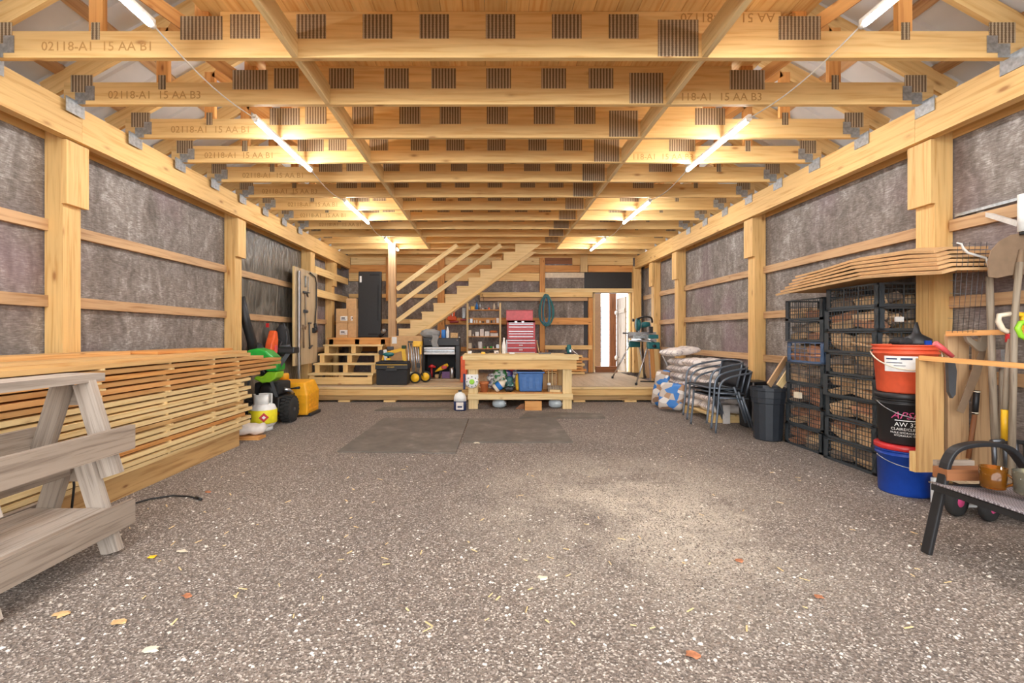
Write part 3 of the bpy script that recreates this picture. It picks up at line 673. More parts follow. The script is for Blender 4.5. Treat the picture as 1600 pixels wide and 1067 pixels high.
# things standing on the cabinet
zt += DK
random.seed(3)
t = MB(); n = 22; R = 10
for i in range(R+1):
    for k in range(n):
        a = 2*PI*k/n; q = i/R; rr = .165*math.sin(PI*min(1, .12+.8*q))**.6*(1+.16*math.sin(k*2.3+i)+.1*random.uniform(-1, 1))
        t.v.append(Vector((cx0+.13+rr*math.cos(a)*1.1, Yc+.1+rr*math.sin(a)*.8, zt+.002+q*.17)))
for i in range(R):
    for k in range(n): t.face([i*n+k, i*n+(k+1) % n, (i+1)*n+(k+1) % n, (i+1)*n+k], None, True)
t.face([k for k in range(n)][::-1]); t.face([R*n+k for k in range(n)])
th = thing('crumpled_rag', 'crumpled pale grey rag draped over the left end of the black cabinet', 'rag', (cx0+.13, Yc, zt))
t.build('rag_heap', 'wool', th, world=True)
m = MB()
for i in range(9):
    for j in range(5): m.v.append(Vector((cx0+.17+j*.03+.012*math.sin(i), Yc-.022-.01*math.sin(j*2+i*1.3), zt+.06-i*.03)))
for i in range(8):
    for j in range(4): m.face([i*5+j, i*5+j+1, (i+1)*5+j+1, (i+1)*5+j], None, True)
o = m.build('hanging_tail', 'wool', th, world=True); so = o.modifiers.new('s', 'SOLIDIFY'); so.thickness = .012
cyl_thing('paint_can', 'blue and white can standing on the black cabinet', 'can', PX(693, Yc+.1), Yc+.1, zt, [(.04, 0), (.042, .01), (.042, .15), (.035, .16), (0, .16)], 'bag_blue')
cyl_thing('glue_bottle', 'tall white bottle on the black cabinet beside the blue can', 'bottle', PX(699.5, Yc+.1), Yc+.1, zt, [(.03, 0), (.032, .01), (.03, .12), (.012, .2), (.008, .22), (0, .22)], 'white')
tag(box(PX(704, Yc+.1), PX(715, Yc+.1), Yc+.08, Yc+.2, zt, zt+.1).build('small_carton', 'osb'), 'small tan carton at the right end of the black cabinet top', 'box')
tag(MB().tube([(PX(716, Yc), Yc+.05, zt+.012), (PX(723, Yc)-.06, Yc-.0, zt+.012)], .01).build('white_marker', 'white'), 'white stick lying across the right corner of the black cabinet', 'stick')
# orange case behind the workbench
tag(box(PX(719.5, 8.6), PX(729, 8.6), 8.6, 8.9, DK, PZ(557, 8.6)).build('orange_case', 'oran', bevel=.01), 'orange plastic case standing between cabinet and workbench', 'case')
# tools hanging under the stair
t = thing('string_trimmer', 'orange and white power tool hanging below the stair, left of the shelves', 'tool', P(707, 501, 10.778))
rbox('motor_housing', 'oran', t, -.11, .09, -.06, .06, .0, .1, .02); beam((-.04, 0, .1), (-.03, 0, .3), .02, .03).build('front_bar', 'oran', t); beam((.03, 0, .1), (.05, 0, .32), .02, .04).build('rear_bar', 'oran', t)
beam((0, 0, .1), (0, 0, .3), .012, .02).build('white_shaft', 'white', t); rbox('lower_guard', 'dred', t, -.06, .14, -.04, .04, -.05, -.002, .015)
t = thing('spray_gun', 'grey and red tool hanging just left of the shelf unit', 'tool', P(726, 501, 10.788))
rbox('grey_body', 'galv', t, -.06, .03, -.05, .03, .04, .3, .02); rbox('red_base', 'dred', t, -.1, .06, -.05, .05, .0, .038, .01)
t = thing('tape_reel', 'small yellow tape measure hanging under the stair edge', 'tape', P(747, 458, 10.76))
lathe('reel_ring', 'yellow', t, [(.025, 0), (.035, -.006), (.046, -.004), (.046, .02), (.025, .02)], (0, 0, 0), 18, (0, 1, 0)); lathe('reel_core', 'black', t, [(.024, 0), (.024, .018), (0, .018)], (0, 0, 0), 14, (0, 1, 0))
tag(MB().tube([P(754, 459, 10.78), P(756, 470, 10.79), P(756, 482, 10.79)], .004).build('hanging_wire', 'black'), 'thin black wire hanging from the board above the shelves', 'wire')

# shelf unit with small things
Ys = 10.3
t = thing('shelf_unit', 'open wooden shelf unit crowded with cans and jars beside the red tool chest', 'shelves', (PX(756, Ys), Ys, DK))
hw = PX(783, Ys)-PX(756, Ys); top = PZ(473, Ys)-DK
for sx in (-1, 1):
    box(sx*hw, sx*(hw-.035), 0, .035, 0, top).build('upright', 'pine_pale', t); box(sx*hw, sx*(hw-.035), .26, .295, 0, top).build('upright', 'pine_pale', t)
SH = [PZ(y, Ys)-DK for y in (483.5, 504.5, 525.5, 544.5, 562)]
for z in SH: box(-hw+.036, hw-.036, .001, .29, z-.016, z).build('shelf', 'orange', t)
random.seed(11)
mats = ['white', 'cream', 'galv', 'navy', 'bag_blue', 'yellow', 'steel', 'dgrey', 'bag_brown', 'clear', 'dred', 'green', 'grey_plastic']
nm = {'white': 'white', 'cream': 'cream', 'galv': 'silver grey', 'navy': 'navy', 'bag_blue': 'blue', 'yellow': 'yellow', 'steel': 'shiny steel', 'dgrey': 'dark grey', 'bag_brown': 'brown', 'clear': 'clear', 'dred': 'dark red', 'green': 'green', 'grey_plastic': 'grey', 'oran': 'orange', 'clay': 'brown', 'bag_white': 'off-white'}
sn = ['top', 'second', 'third', 'fourth', 'lowest']
def shelf_item(kind, px, row, h, w, mat, word=''):
    x = PX(px, Ys+.1); z = DK+SH[row]+.0005; y = Ys+.1
    lb = '%s %s%s on the %s shelf of the wooden unit, item %s from its left end'
    if kind == 'box':
        o = box(x-w, x+w, y-.04, y+.06, z, z+h).build('small_carton', mat, bevel=.003); nme, cat = 'carton', 'box'
    elif kind == 'bottle':
        o = MB().lathe([(w, 0), (w, h*.6), (w*.35, h*.8), (w*.35, h), (0, h)], (x, y, z), 12).build('small_bottle', mat); nme, cat = 'bottle', 'bottle'
    else:
        o = MB().lathe([(w*.95, 0), (w, .004), (w, h*.8), (w*.85, h*.84), (w*.88, h*.86), (w*.88, h), (0, h)], (x, y, z), 14).build('small_jar', mat); nme, cat = 'jar', 'jar'
    return o, nme, cat
rows = [[('jar', 733.5, .07, .018, 'cream'), ('box', 738.5, .075, .04, 'yellow'), ('bottle', 745, .17, .028, 'bag_blue'), ('bottle', 750, .16, .024, 'galv'), ('jar', 754.5, .04, .016, 'white'), ('jar', 759, .035, .02, 'dgrey'), ('jar', 764, .05, .022, 'oran'), ('bottle', 772, .14, .03, 'cream'), ('box', 773.2, .04, .0, 'yellow'), ('bottle', 778.5, .18, .02, 'steel')],
 [('jar', 732.5, .09, .012, 'galv'), ('box', 736.5, .1, .03, 'galv'), ('box', 741.5, .06, .012, 'white'), ('jar', 745, .07, .016, 'cream'), ('jar', 750, .05, .02, 'cream'), ('jar', 755, .035, .022, 'dgrey'), ('box', 762, .07, .035, 'bag_white'), ('jar', 768, .06, .018, 'dgrey'), ('jar', 772, .07, .016, 'steel'), ('box', 777.5, .11, .028, 'white')],
 [('box', 734, .14, .035, 'cream'), ('bottle', 739.5, .06, .014, 'white'), ('box', 745.5, .1, .04, 'white'), ('box', 753, .16, .04, 'bag_white'), ('box', 761, .11, .05, 'white'), ('box', 772, .075, .085, 'bag_white')],
 [('box', 734.5, .12, .035, 'cream'), ('bottle', 741, .07, .022, 'dgrey'), ('jar', 750, .15, .05, 'white'), ('jar', 757, .04, .02, 'green'), ('jar', 762, .04, .02, 'cream'), ('jar', 767, .045, .022, 'green'), ('jar', 771, .04, .018, 'white'), ('box', 777.5, .09, .035, 'galv')]]
for r_, row in enumerate(rows):
    row = [q for q in row if q[3] > 0]
    for i, (k, px, h, w, mt) in enumerate(row):
        o, n_, c_ = shelf_item(k, px, r_, h, w, mt)
        tag(o, '%s %s on the %s shelf of the wooden unit, %s from the left' % (nm[mt], n_, sn[r_], ORD[i]), c_, 'small items on the wooden shelf unit')
o = MB().lathe([(.07, 0), (.09, .03), (.07, .05), (0, .05)], (PX(771, Ys+.1), Ys+.1, DK+SH[2]+.077), 16).build('shallow_bowl', 'clay'); tag(o, 'brown bowl resting on the long white carton of the third shelf', 'bowl')

# red tool chest in two stages
Yr = 10.1; x0, x1 = PX(792.5, Yr), PX(835, Yr)
t = thing('tool_chest', 'tall red tool chest on a red roller cabinet with its pinkish lid open', 'tool chest', ((x0+x1)/2, Yr, DK)); w = (x1-x0)/2
zb = lambda py: PZ(py, Yr)-DK
rbox('roller_cabinet', 'dred', t, -w-.02, w+.05, 0, .42, .05, zb(530.5), .006); rbox('upper_chest', 'red', t, -w, w+.02, .02, .38, zb(530), zb(500.5), .006)
rbox('open_lid', 'pinkred', t, -w-.01, w, .36, .385, zb(499.5), zb(484), .006, label='raised lid, faded pinkish red'); box(-w-.015, w+.005, .355, .39, zb(484)+.0, zb(482.8)).build('lid_edge', 'dred', t)
box(-w, w+.02, .02, .03, zb(503.8), zb(500.6)).build('chest_rim', 'dred', t)
def drawer(ya, yb, mt, par, x_0, x_1, yf, knob=False):
    d = rbox('drawer', mt, par, x_0, x_1, yf-.012, yf+.2, zb(yb), zb(ya), .003)
    box(x_0+.01, x_1-.01, yf-.024, yf-.0125, zb(ya)-.012, zb(ya)-.002).build('drawer_pull', 'steel', d)
    if knob: box(-.04, .04, yf-.022, yf-.0125, (zb(ya)+zb(yb))/2-.012, (zb(ya)+zb(yb))/2+.004).build('maker_badge', 'white', d)
for a, b_ in ((504.2, 506), (506.4, 510), (510.4, 516.6), (517, 520.6), (521, 525), (525.4, 529.8)): drawer(a, b_, 'red', t, -w+.025, w-.015, .02)
for a, b_, kb in ((531, 535), (535.4, 542.5, ), (543, 549.5), (550, 560), (560.5, 575)) if False else ((531, 535, 0), (535.4, 542.5, 1), (543, 549.5, 1), (550, 560, 0), (560.5, 575, 0)): drawer(a, b_, 'red', t, -w, w+.02, .0, kb)
for x in (-.13, .02): box(x, x+.05, .012, .0195, zb(503.4), zb(501.8)).build('clasp', 'steel', t)
box(-w-.02, -w-.0, -.014, .0, .1, zb(531)).build('corner_trim', 'galv', t)
for x in (-w+.05, w-.05):
    for y in (.06, .36): lathe('caster', 'black', t, [(.025, -.012), (.025, .012)], (x, y, .026), 12, (1, 0, 0))
tube('side_handle', 'steel', t, [(w+.05, .1, zb(531)-.02), (w+.09, .1, zb(531)-.02), (w+.09, .3, zb(531)-.02), (w+.05, .3, zb(531)-.02)], .006)

# coiled green hose on its board
t = thing('garden_hose', 'coiled green and blue hose hanging from the board beside the doorway', 'hose', P(853, 485, 10.73))
random.seed(5)
for k in range(11):
    a0 = random.uniform(-.012, .012); rx = .055+.12*random.random(); rz_ = .30+.07*random.random()-.0
    pts = [(rx*math.sin(a)*(1-.18*math.cos(a))+a0, -.012-.01*k*.9+.006*math.sin(3*a), -rz_*1.0*-math.cos(a)*1.0+.04*math.sin(a*2+k)*.3) for a in [2*PI*i/28 for i in range(28)]]
    MB().tube(pts, .0085, 6, closed=True).build('hose_loop', 'hose_teal' if k % 4 else 'tub_blue', t)
tube('hose_tail', 'hose_teal', t, [(.03, -.06, -.33), (0, -.06, -.36), (-.01, -.05, -.4)], .009)
tube('hose_tie', 'mitre_teal', t, arc((0, -.06, .0), .07, 1.9, 4.4, 8, sy=3.2), .008)
tag(MB().tube([P(853, 462, 10.79), P(853, 461, 10.64), P(853, 458.8, 10.62)], .006).build('wall_hook', 'dsteel'), 'steel hook holding the coiled hose', 'hook')

# lumber stacked low by the doorway
random.seed(9)
for k in range(7):
    z = DK+.001+k*.062; a, b_ = PX(852+random.uniform(-2, 3), 10.4), PX(914+random.uniform(-6, 8), 10.4)
    tag(box(a, b_, 10.35+random.uniform(0, .03), 10.62, z, z+.045).build('stacked_board', 'orange' if k % 3 else 'pine'), 'board stacked on the deck left of the back doorway, %s from the bottom' % ORD[k], 'board', 'boards stacked by the back doorway')
    if k < 6:
        tag(box(PX(915, 10.4)-.09, PX(915, 10.4)-.05, 10.4, 10.6, z+.0455, z+.0615).build('stack_spacer', 'pine_pale'), 'thin spacer stick over the %s board by the back doorway' % ORD[k], 'spacer', 'spacers of the doorway board stack')
tag(beam((PX(849, 10.25), 10.25, DK), (PX(839, 10.05), 10.2, PZ(532, 10.1)), .04, .02).build('leaning_lath', 'pine_pale'), 'thin lath leaning at the right side of the red chest', 'board')

# ---------- workbench ----------
Yw = 7.15
def wx(px): return PX(px, Yw)
t = thing('workbench', 'heavy pine workbench with a thick top and a full lower shelf', 'workbench', (wx(815), Yw, 0)); bx_ = wx(815)
zt = .832; L0, L1 = wx(723)-bx_, wx(904)-bx_
for k in range(5): box(L0, L1, -.03+k*.148, .11+k*.148, zt-.072, zt).build('top_plank', 'pine_pale', t)
box(L0+.035, L1-.03, -.005, .035, zt-.222, zt-.076).build('front_apron', 'post', t); box(L0+.035, L1-.03, .66, .70, zt-.222, zt-.073).build('rear_apron', 'pine', t)
for x in (L0+.035, L1-.07): box(x, x+.04, .036, .659, zt-.222, zt-.073).build('side_apron', 'pine', t)
for xa, xb in ((732, 746.5), (880, 894)):
    for y in (.036, .56): box(wx(xa)-bx_, wx(xb)-bx_, y, y+.1, 0, zt-.0735).build('leg', 'pine_pale' if y < .1 else 'pine', t)
box(wx(732)-bx_-.01, wx(895)-bx_, -.005, .035, .15, .238).build('shelf_rail', 'pine_pale', t)
box(wx(732)-bx_-.01, wx(895)-bx_, .661, .70, .15, .238).build('shelf_rail', 'pine_pale', t)
for k in range(9):
    a = wx(747)-bx_+.003+k*.143; box(a, a+.138, .0, .70, .239, .257).build('shelf_board', 'orange', t)
zt += .001
# on the workbench
def onb(name, lb, cat, px, dy, mk): 
    return None
t = thing('white_spray_bottle', 'tall white bottle standing on the back of the workbench', 'bottle', (PX(787.5, 7.6), 7.6, zt))
lathe('bottle_body', 'white', t, [(.03, 0), (.034, .01), (.034, .13), (.02, .19), (.013, .21), (.013, .23), (0, .23)], n=16); lathe('bottle_cap', 'white', t, [(.016, .231), (.016, .25), (.008, .26), (0, .26)], n=12)
tag(box(PX(731, 7.6), PX(737, 7.6), 7.58, 7.64, zt, zt+.045).build('white_block', 'white', bevel=.004), 'small white block on the left end of the workbench', 'block')
tag(MB().tube([(PX(741+i*2.4, 7.6), 7.6+.03*math.sin(i*2), zt+.015+.03*max(0, math.sin(i*.7))) for i in range(16)], .009).build('coiled_cable', 'black'), 'dark cable coiled along the back of the workbench', 'cable')
tag(box(PX(752, 7.5), PX(758, 7.5), 7.49, 7.53, zt, zt+.03).build('tape_roll_box', 'yellow'), 'small yellow box beside the cable on the workbench', 'box')
tag(box(PX(772, 7.6), PX(779, 7.6), 7.58, 7.63, zt, zt+.05).build('small_carton', 'bag_white'), 'small pinkish white carton left of the white bottle', 'box')
tag(box(PX(796, 7.5), PX(804, 7.5), 7.5, 7.54, zt, zt+.02).build('paper_pack', 'white'), 'small white packet in front of the red tool chest', 'packet')
t = thing('hand_plane', 'dark hand plane lying on the workbench near its middle', 'tool', (PX(851, 7.55), 7.55, zt))
rbox('plane_sole', 'dsteel', t, -.1, .1, -.03, .03, 0, .02, .003); lathe('plane_knob', 'brown_wood', t, [(.012, .02), (.016, .04), (.01, .05), (0, .05)], (-.06, 0, 0), 10); rbox('plane_handle', 'brown_wood', t, .03, .06, -.012, .012, .021, .06, .005)
t = thing('router_tool', 'teal trim router standing on the right end of the workbench', 'tool', (PX(889, 7.45), 7.45, zt))
rbox('router_base', 'black', t, -.07, .07, -.05, .05, 0, .012, .003); lathe('router_body', 'mitre_teal', t, [(.035, .013), (.038, .05), (.034, .09), (.036, .12), (.03, .15), (0, .152)], n=16)
rbox('side_knob', 'black', t, -.055, -.034, -.015, .015, .04, .11, .006); rbox('base_clamp', 'steel', t, .0, .03, -.05, -.034, .03, .07, .003)
tube('power_cord', 'white', t, [(.03, -.02, .09), (.07, -.07, .04), (.12, -.1, -.0)], .004)
# under the workbench
zs = .258
t = thing('water_filter_reel', 'round white and yellow reel hanging on the left workbench leg', 'reel', (wx(737.5), Yw-.012, PZ(596, Yw)))
lathe('reel_face', 'white', t, [(0, -.035), (.035, -.038), (.055, -.028), (.09, -.03), (.098, -.02), (.098, .0), (0, 0)], (0, 0, 0), 28, (0, 1, 0))
lathe('reel_ring', 'lime', t, [(.022, -.038), (.034, -.041), (.04, -.036), (.022, -.034)], (0, -.003, 0), 24, (0, 1, 0))
for k in range(8):
    a = k*PI/4; lathe('vent_hole', 'dgreen', t, [(.009, -.034), (0, -.034)], (.076*math.cos(a), 0, .076*math.sin(a)), 8, (0, 1, 0))
rbox('reel_back', 'navy', t, -.135, -.1, -.03, .005, -.12, .12, .01, label='dark blue back plate'); rbox('white_bracket', 'white', t, -.095, .1, -.018, .0, .045, .11, .006)
t = thing('terracotta_pot', 'orange clay pot on the left of the workbench shelf', 'pot', (wx(756.5), Yw+.09, zs))
lathe('pot_wall', 'clay', t, [(.05, 0), (.066, .12), (.074, .121), (.074, .155), (.064, .155), (.058, .12), (.045, .01), (0, .01)])
def bag(name, mat, parent, c, sx, sy, sz, rot=0, seed=0, tilt=0, bend=0, n=16, world=False, amp=.1):
    random.seed(seed); m = MB(); R = 8
    ph = [random.uniform(0, 6.28) for _ in range(6)]
    ca, sa = math.cos(rot), math.sin(rot)
    for i in range(n+1):
        for j in range(R*2):
            u = -1+2*i/n; a = 2*PI*j/(R*2)
            ed = (1-abs(u)**6)**.5
            x = u*sx; cy = math.copysign(abs(math.cos(a))**.55, math.cos(a)); cz = math.copysign(abs(math.sin(a))**.8, math.sin(a))
            wv = 1+amp*math.sin(u*7+ph[0]+a)+amp*.7*math.sin(u*13+ph[1]+2*a)
            y = cy*sy*(.86+.14*ed); z = cz*sz*(.10+.9*ed)*wv
            x += amp*.25*sx*math.sin(a*3+ph[2])*abs(u)**4
            z += bend*u*u+tilt*u*sx
            m.v.append(Vector(c)+Vector((x*ca-y*sa, x*sa+y*ca, z)))
    K = R*2
    for i in range(n):
        for j in range(K): m.face([i*K+j, i*K+(j+1) % K, (i+1)*K+(j+1) % K, (i+1)*K+j], None, True)
    m.face(list(range(K))[::-1]); m.face([n*K+j for j in range(K)])
    return m.build(name, mat, parent, world=world)
def topple(o, m3):   # bake a rotation about the mesh origin
    o.data.transform(m3.to_4x4()); return o
def zbag(name, mat, lb, cat, px, py0, py1, Y, wpx, seed, group=None, d=.1):
    # an upright soft bag standing on the shelf
    h = PZ(py0, Y)-PZ(py1, Y); o = bag(name, mat, None, (0, 0, 0), h/2, d, wpx/2*Y/730, seed=seed, amp=.07)
    topple(o, Matrix.Rotation(PI/2, 3, 'Y')); o.location = (PX(px, Y), Y, PZ(py1, Y)+h/2); return tag(o, lb, cat, group)
z0p = 610.5
for i, (px, a, w_, Y, mt, lb) in enumerate(((760, 582, 20, 7.55, 'print_white', 'plastic bag of white packets on the workbench shelf'), (770, 576, 22, 7.5, 'print_green', 'green and white bag on the workbench shelf'), (783, 578, 18, 7.52, 'print_purple', 'purple printed bag in the middle of the workbench shelf'), (797, 577, 20, 7.56, 'print_white', 'white printed bag left of the blue tub'), (788, 588, 14, 7.42, 'print_teal', 'teal packet in front of the purple bag'), (805, 584, 7, 7.4, 'yellow', 'yellow bottle-like packet against the blue tub'))):
    yb = 522+(1.15-zs)*730/Y
    zbag('printed_bag', mt, lb, 'bag', px, a, yb, Y, w_, 20+i, 'bags on the workbench shelf', d=.05)
t = thing('plastic_jug', 'translucent jug lying tilted on the workbench shelf', 'jug', (wx(781), Yw+.10, zs+.10))
a = Vector((.8, 0, .6)).normalized()
lathe('jug_body', 'cream', t, [(0, -.1), (.06, -.1), (.068, -.08), (.068, .04), (.03, .09), (.02, .11)], n=18, ax=a); lathe('jug_cap', 'white', t, [(.024, .111), (.024, .135), (0, .135)], n=12, ax=a); tube('jug_handle', 'cream', t, [(.01, -.03, .09), (.0, -.06, .12), (.06, -.05, .14), (.08, -.02, .11)], .01)
lathe('jug_label', 'bag_blue', t, [(.0695, -.05), (.0695, .02)], n=18, ax=a)
tag(bag('black_glove_heap', 'black', None, (wx(796), Yw+.1, zs+.045), .07, .05, .04, seed=4, amp=.2), 'crumpled black bundle left of the blue tub', 'gloves')
t = thing('storage_tub', 'blue plastic storage tub on the workbench shelf', 'tub', (wx(830), Yw+.05, zs+.001))
poly = lambda w, d: [(-w, -d), (w, -d), (w, d), (-w, d)]
m = MB()
def taper(m, w0, d0, w1, d1, z0, z1, cy=0):
    b = len(m.v)
    for w_, d_, z in ((w0, d0, z0), (w1, d1, z1)):
        for x, y in poly(w_, d_): m.v.append(Vector((x, y+cy, z)))
    m.face([b, b+1, b+2, b+3][::-1]); m.face([b+4, b+5, b+6, b+7])
    for i in range(4): j = (i+1) % 4; m.face([b+i, b+j, b+4+j, b+4+i])
    return m
taper(m, .175, .17, .195, .19, 0, .285, .2).build('tub_body', 'tub_blue', t, bevel=.02); taper(MB(), .212, .205, .212, .205, .286, .31, .2).build('tub_rim', 'tub_blue', t, bevel=.006)
for x in (-.1, .0, .1): box(x-.03, x+.03, .012, .02, .05, .22).build('tub_rib', 'tub_blue', t)
t = thing('firewood_log', 'split log lying on the right of the workbench shelf', 'log', (wx(868), Yw+.15, zs))
MB().prism([(-.04, 0), (.045, 0), (.05, .05), (.0, .09), (-.045, .06)], -.1, .12, lambda a, b, d: (d, a, b)).build('split_wood', 'old_handle', t)
tag(beam((wx(860), Yw+.06, zs+.02), (wx(876), Yw+.02, zs+.02), .05, .035).build('wood_offcut', 'pine_pale'), 'pale wood offcut in front of the split log', 'offcut')
tag(MB().lathe([(.03, 0), (.03, .02), (.02, .04), (0, .04)], (wx(860), Yw+.16, zs+.092), 12).build('white_roll', 'white'), 'small white roll on top of the split log', 'roll')
tag(box(wx(853), wx(875), Yw+.42, Yw+.6, zs, zs+.25).build('cardboard_carton', 'brown_card'), 'brown carton at the back right of the workbench shelf', 'box')
for k, px in enumerate((861, 867)): tag(beam((wx(px), Yw+.32, zs+.001), (wx(px+1), Yw+.38, zs+.33), .02, .03).build('upright_stick', 'pine_pale'), '%s upright stick against the carton under the workbench' % ('left', 'right')[k], 'stick', 'sticks under the workbench')
# under the shelf, on the gravel
for k, (px, w_) in enumerate(((780, 21), (867.5, 24))):
    t = thing('clear_lantern', 'clear round container lying on the gravel under the workbench, %s one' % ('left', 'right')[k], 'container', (PX(px, 7.3), 7.3, .07), 0, 'clear containers under the workbench')
    lathe('glass_bowl', 'clear', t, [(0, -.1), (.05, -.095), (.068, -.05), (.07, .03), (.055, .08), (.04, .1)], n=20, ax=(1, -.3, 0)); lathe('metal_cap', 'steel', t, [(.042, .1), (.042, .12), (0, .12)], n=16, ax=(1, -.3, 0))
tag(box(PX(820, 7.08), PX(846, 7.08), 7.04, 7.1, 0, .135).build('wood_block', 'orange'), 'square wooden block standing under the front of the workbench', 'block')
tag(MB().prism([(-.13, 0), (.0, 0), (.0, .08), (-.05, .07)], 7.2, 7.24, lambda a, b, d: (PX(819, 7.2)+a, d, b)).build('wood_offcut', 'brown_wood'), 'dark wedge offcut beside the wooden block under the bench', 'offcut')
# washer fluid jug
t = thing('fluid_jug', 'grey topped jug with a navy lower half at the left workbench leg', 'jug', (PX(718.5, 7.0), 7.05, 0))
MB().lathe([(.085, 0), (.095, .01), (.095, .14)], (0, 0, 0), 24, sy=.65).build('jug_lower', 'navy', t, label='navy lower half'); MB().lathe([(.095, .141), (.093, .2), (.07, .25), (.03, .272), (.025, .285)], (0, 0, 0), 24, sy=.65).build('jug_upper', 'white', t)
lathe('jug_cap', 'black', t, [(.028, .286), (.028, .305), (0, .305)], n=14); box(-.055, .055, -.068, -.0615, .02, .13).build('jug_label', 'bag_white', t)
box(-.035, .035, -.0695, -.068, .05, .075).build('printed_mark', 'navy', t); tube('jug_handle', 'white', t, [(.02, -.03, .26), (.06, -.03, .25), (.085, -.02, .2)], .01)
# floor mats
def mat_(pts, lb):
    m = MB(); b = 0
    for z in (0.001, .013):
        for p in pts: v = PF(*p); m.v.append(Vector((v.x, v.y, z)))
    n = len(pts); m.face(list(range(n))[::-1]); m.face([n+i for i in range(n)])
    for i in range(n): j = (i+1) % n; m.face([i, j, n+j, n+i])
    tag(m.build('rubber_mat', 'mat'), lb, 'mat', 'grey mats on the gravel')
gm = N('mat'); v = coord(gm, 'Object', (1, 1, 1)); n_ = gm.n('ShaderNodeTexNoise', i_Scale=3.0, i_Detail=8.0, i_Roughness=.7); gm.l(v, n_.inputs['Vector'])
gm.l(gm.ramp(n_.outputs['Fac'], [(.3, srgb((90, 83, 75))), (.55, srgb((110, 102, 93))), (.75, srgb((144, 136, 126)))]), gm.b.inputs['Base Color']); gm.b.inputs['Roughness'].default_value = .85
M['mat'] = gm.m
mat_([(527, 707), (600, 654), (732, 655), (712, 709)], 'large dark rubber mat nearest the camera, left of the others')
mat_([(722, 692), (733.5, 655), (868, 655), (895, 692)], 'lighter grey rubber mat right of the large dark one')
mat_([(811, 654), (825, 644), (940, 647), (946, 654)], 'thin grey mat strip in front of the right workbench leg')
mat_([(585, 642), (600, 637), (700, 637), (702, 642)], 'narrow grey strip on the gravel along the deck')
# ================= LEFT SIDE =================
random.seed(21)
XF, DEP = -2.57, .66
t = tag(box(XF-.1, XF-.012, 1.75, 4.82, 0, .165).build('base_beam', 'beam'), 'squared timber under the front edge of the lumber stack', 'beam')
tag(box(XF-DEP+.06, XF-DEP-.03+.12, 1.75, 4.82, 0, .165).build('base_beam', 'beam'), 'squared timber under the wall side of the lumber stack', 'beam')
NL, pitch = 18, .0445
ends = [4.86, 4.98, 5.0, 4.9, 5.02, 4.95, 4.88, 5.0, 4.92, 5.0, 4.9, 5.02, 5.25, 5.6, 5.78, 5.72, 5.3, 4.98]
z = .166
def sboard(x0, x1, y0, y1, z, th, mat, lb, name='sawn_board', rot=0):
    m = MB(); c = ((x0+x1)/2, (y0+y1)/2, z+th/2); r = Matrix.Rotation(rot, 3, 'Z')
    m.obox(c, [r @ Vector(v) for v in ((1, 0, 0), (0, 1, 0), (0, 0, 1))], ((x1-x0)/2, (y1-y0)/2, th/2))
    return tag(m.build(name, mat), lb, 'board', 'sawn boards of the lumber stack')
for k in range(NL):
    th = .031
    mt = 'board' if k > 11 or k == 6 else 'pine_pale'
    if k in (3, 15): mt = 'orange'
    x1 = XF+random.uniform(-.012, .03); nb = 4; xs = x1
    for j in range(nb):
        w = random.uniform(.14, .165)
        lb = 'lumber stack board, %s layer from the bottom, %s in from the aisle' % (ORD[k], ORD[j])
        sboard(xs-w, xs, 1.75+random.uniform(-.1, .12), ends[k]+(0 if j == 0 else random.uniform(-.25, .1)), z, th, mt, lb)
        xs -= w+.006
    if k < NL-1:
        for q, y in enumerate((2.35, 3.05, 3.72, 4.32, 4.74)):
            yy = y+random.uniform(-.03, .03)
            tag(box(XF-DEP, XF+random.uniform(-.02, .035), yy, yy+.03, z+th+.0002, z+pitch-.0002).build('spacer_stick', 'pine_pale'), 'spacer stick above layer %s of the lumber stack, %s from its near end' % (ORD[k], ORD[q]), 'spacer', 'spacer sticks in the lumber stack')
    z += pitch
z += -.0445+.031
# loose wider boards on top, rising to the wall
top = [(XF-.3, XF+.0, 1.9, 4.95, .0005, 'board', 'wide orange board on top of the lumber stack at its aisle edge'), (XF-.66, XF-.31, 1.7, 4.4, .0005, 'board', 'wide pale board on top of the lumber stack towards the wall'), (XF-.62, XF-.2, 3.95, 5.0, .026, 'orange', 'short wide orange board lying crossways at the far end of the stack top')]
for x0, x1, y0, y1, dz, mt, lb in top: sboard(x0, x1, y0, y1, z+dz, .023, mt, lb, 'wide_board', .0 if dz < .01 else -.05)
sboard(XF-.70, XF-.45, 1.8, 3.93, z+.0242, .03, 'board', 'thick board along the wall on top of the lumber stack', 'wide_board')

# two weathered sawhorses, one on the other
def sawhorse(zoff, lb, shelf):
    t = thing('sawhorse', lb, 'sawhorse', (-2.185, 0, zoff), 0, 'weathered sawhorses stacked at the left')
    H = .49
    for y in (1.84, 2.455):
        for sd in (-1, 1):
            m = MB(); a, b_ = Vector((sd*.055, y, H)), Vector((sd*(.205), y, .005))
            m.obox((a+b_)/2, ((a-b_).normalized(), Vector((0, 1, 0)), (a-b_).normalized().cross(Vector((0, 1, 0)))), ((a-b_).length/2, .019, .048))
            m.build('leg', 'grey_wood2' if sd > 0 else 'grey_wood', t)
    if zoff > .1:
        box(-.10, .095, 1.62, 2.54, H+.002, H+.045).build('top_board', 'grey_wood2', t)
    else: box(-.02, .02, 1.88, 2.41, H-.07, H-.002).build('ridge_board', 'grey_wood', t)
    # side boards lean with the legs
    for sd in (-1, 1):
        box(sd*.212, sd*.244, 1.60, 2.56, .12, .25).build('side_board', 'grey_wood', t)
    for y in (1.80, 2.477): box(-.085, .085, y-.004, y+.012, .37, .47).build('end_brace', 'grey_wood', t)
    if shelf:
        for k in range(3): box(-.205+k*.138, -.07+k*.138, 1.9 if k else 1.88, 2.43, .222, .245).build('shelf_board', 'grey_wood2', t)
    return t
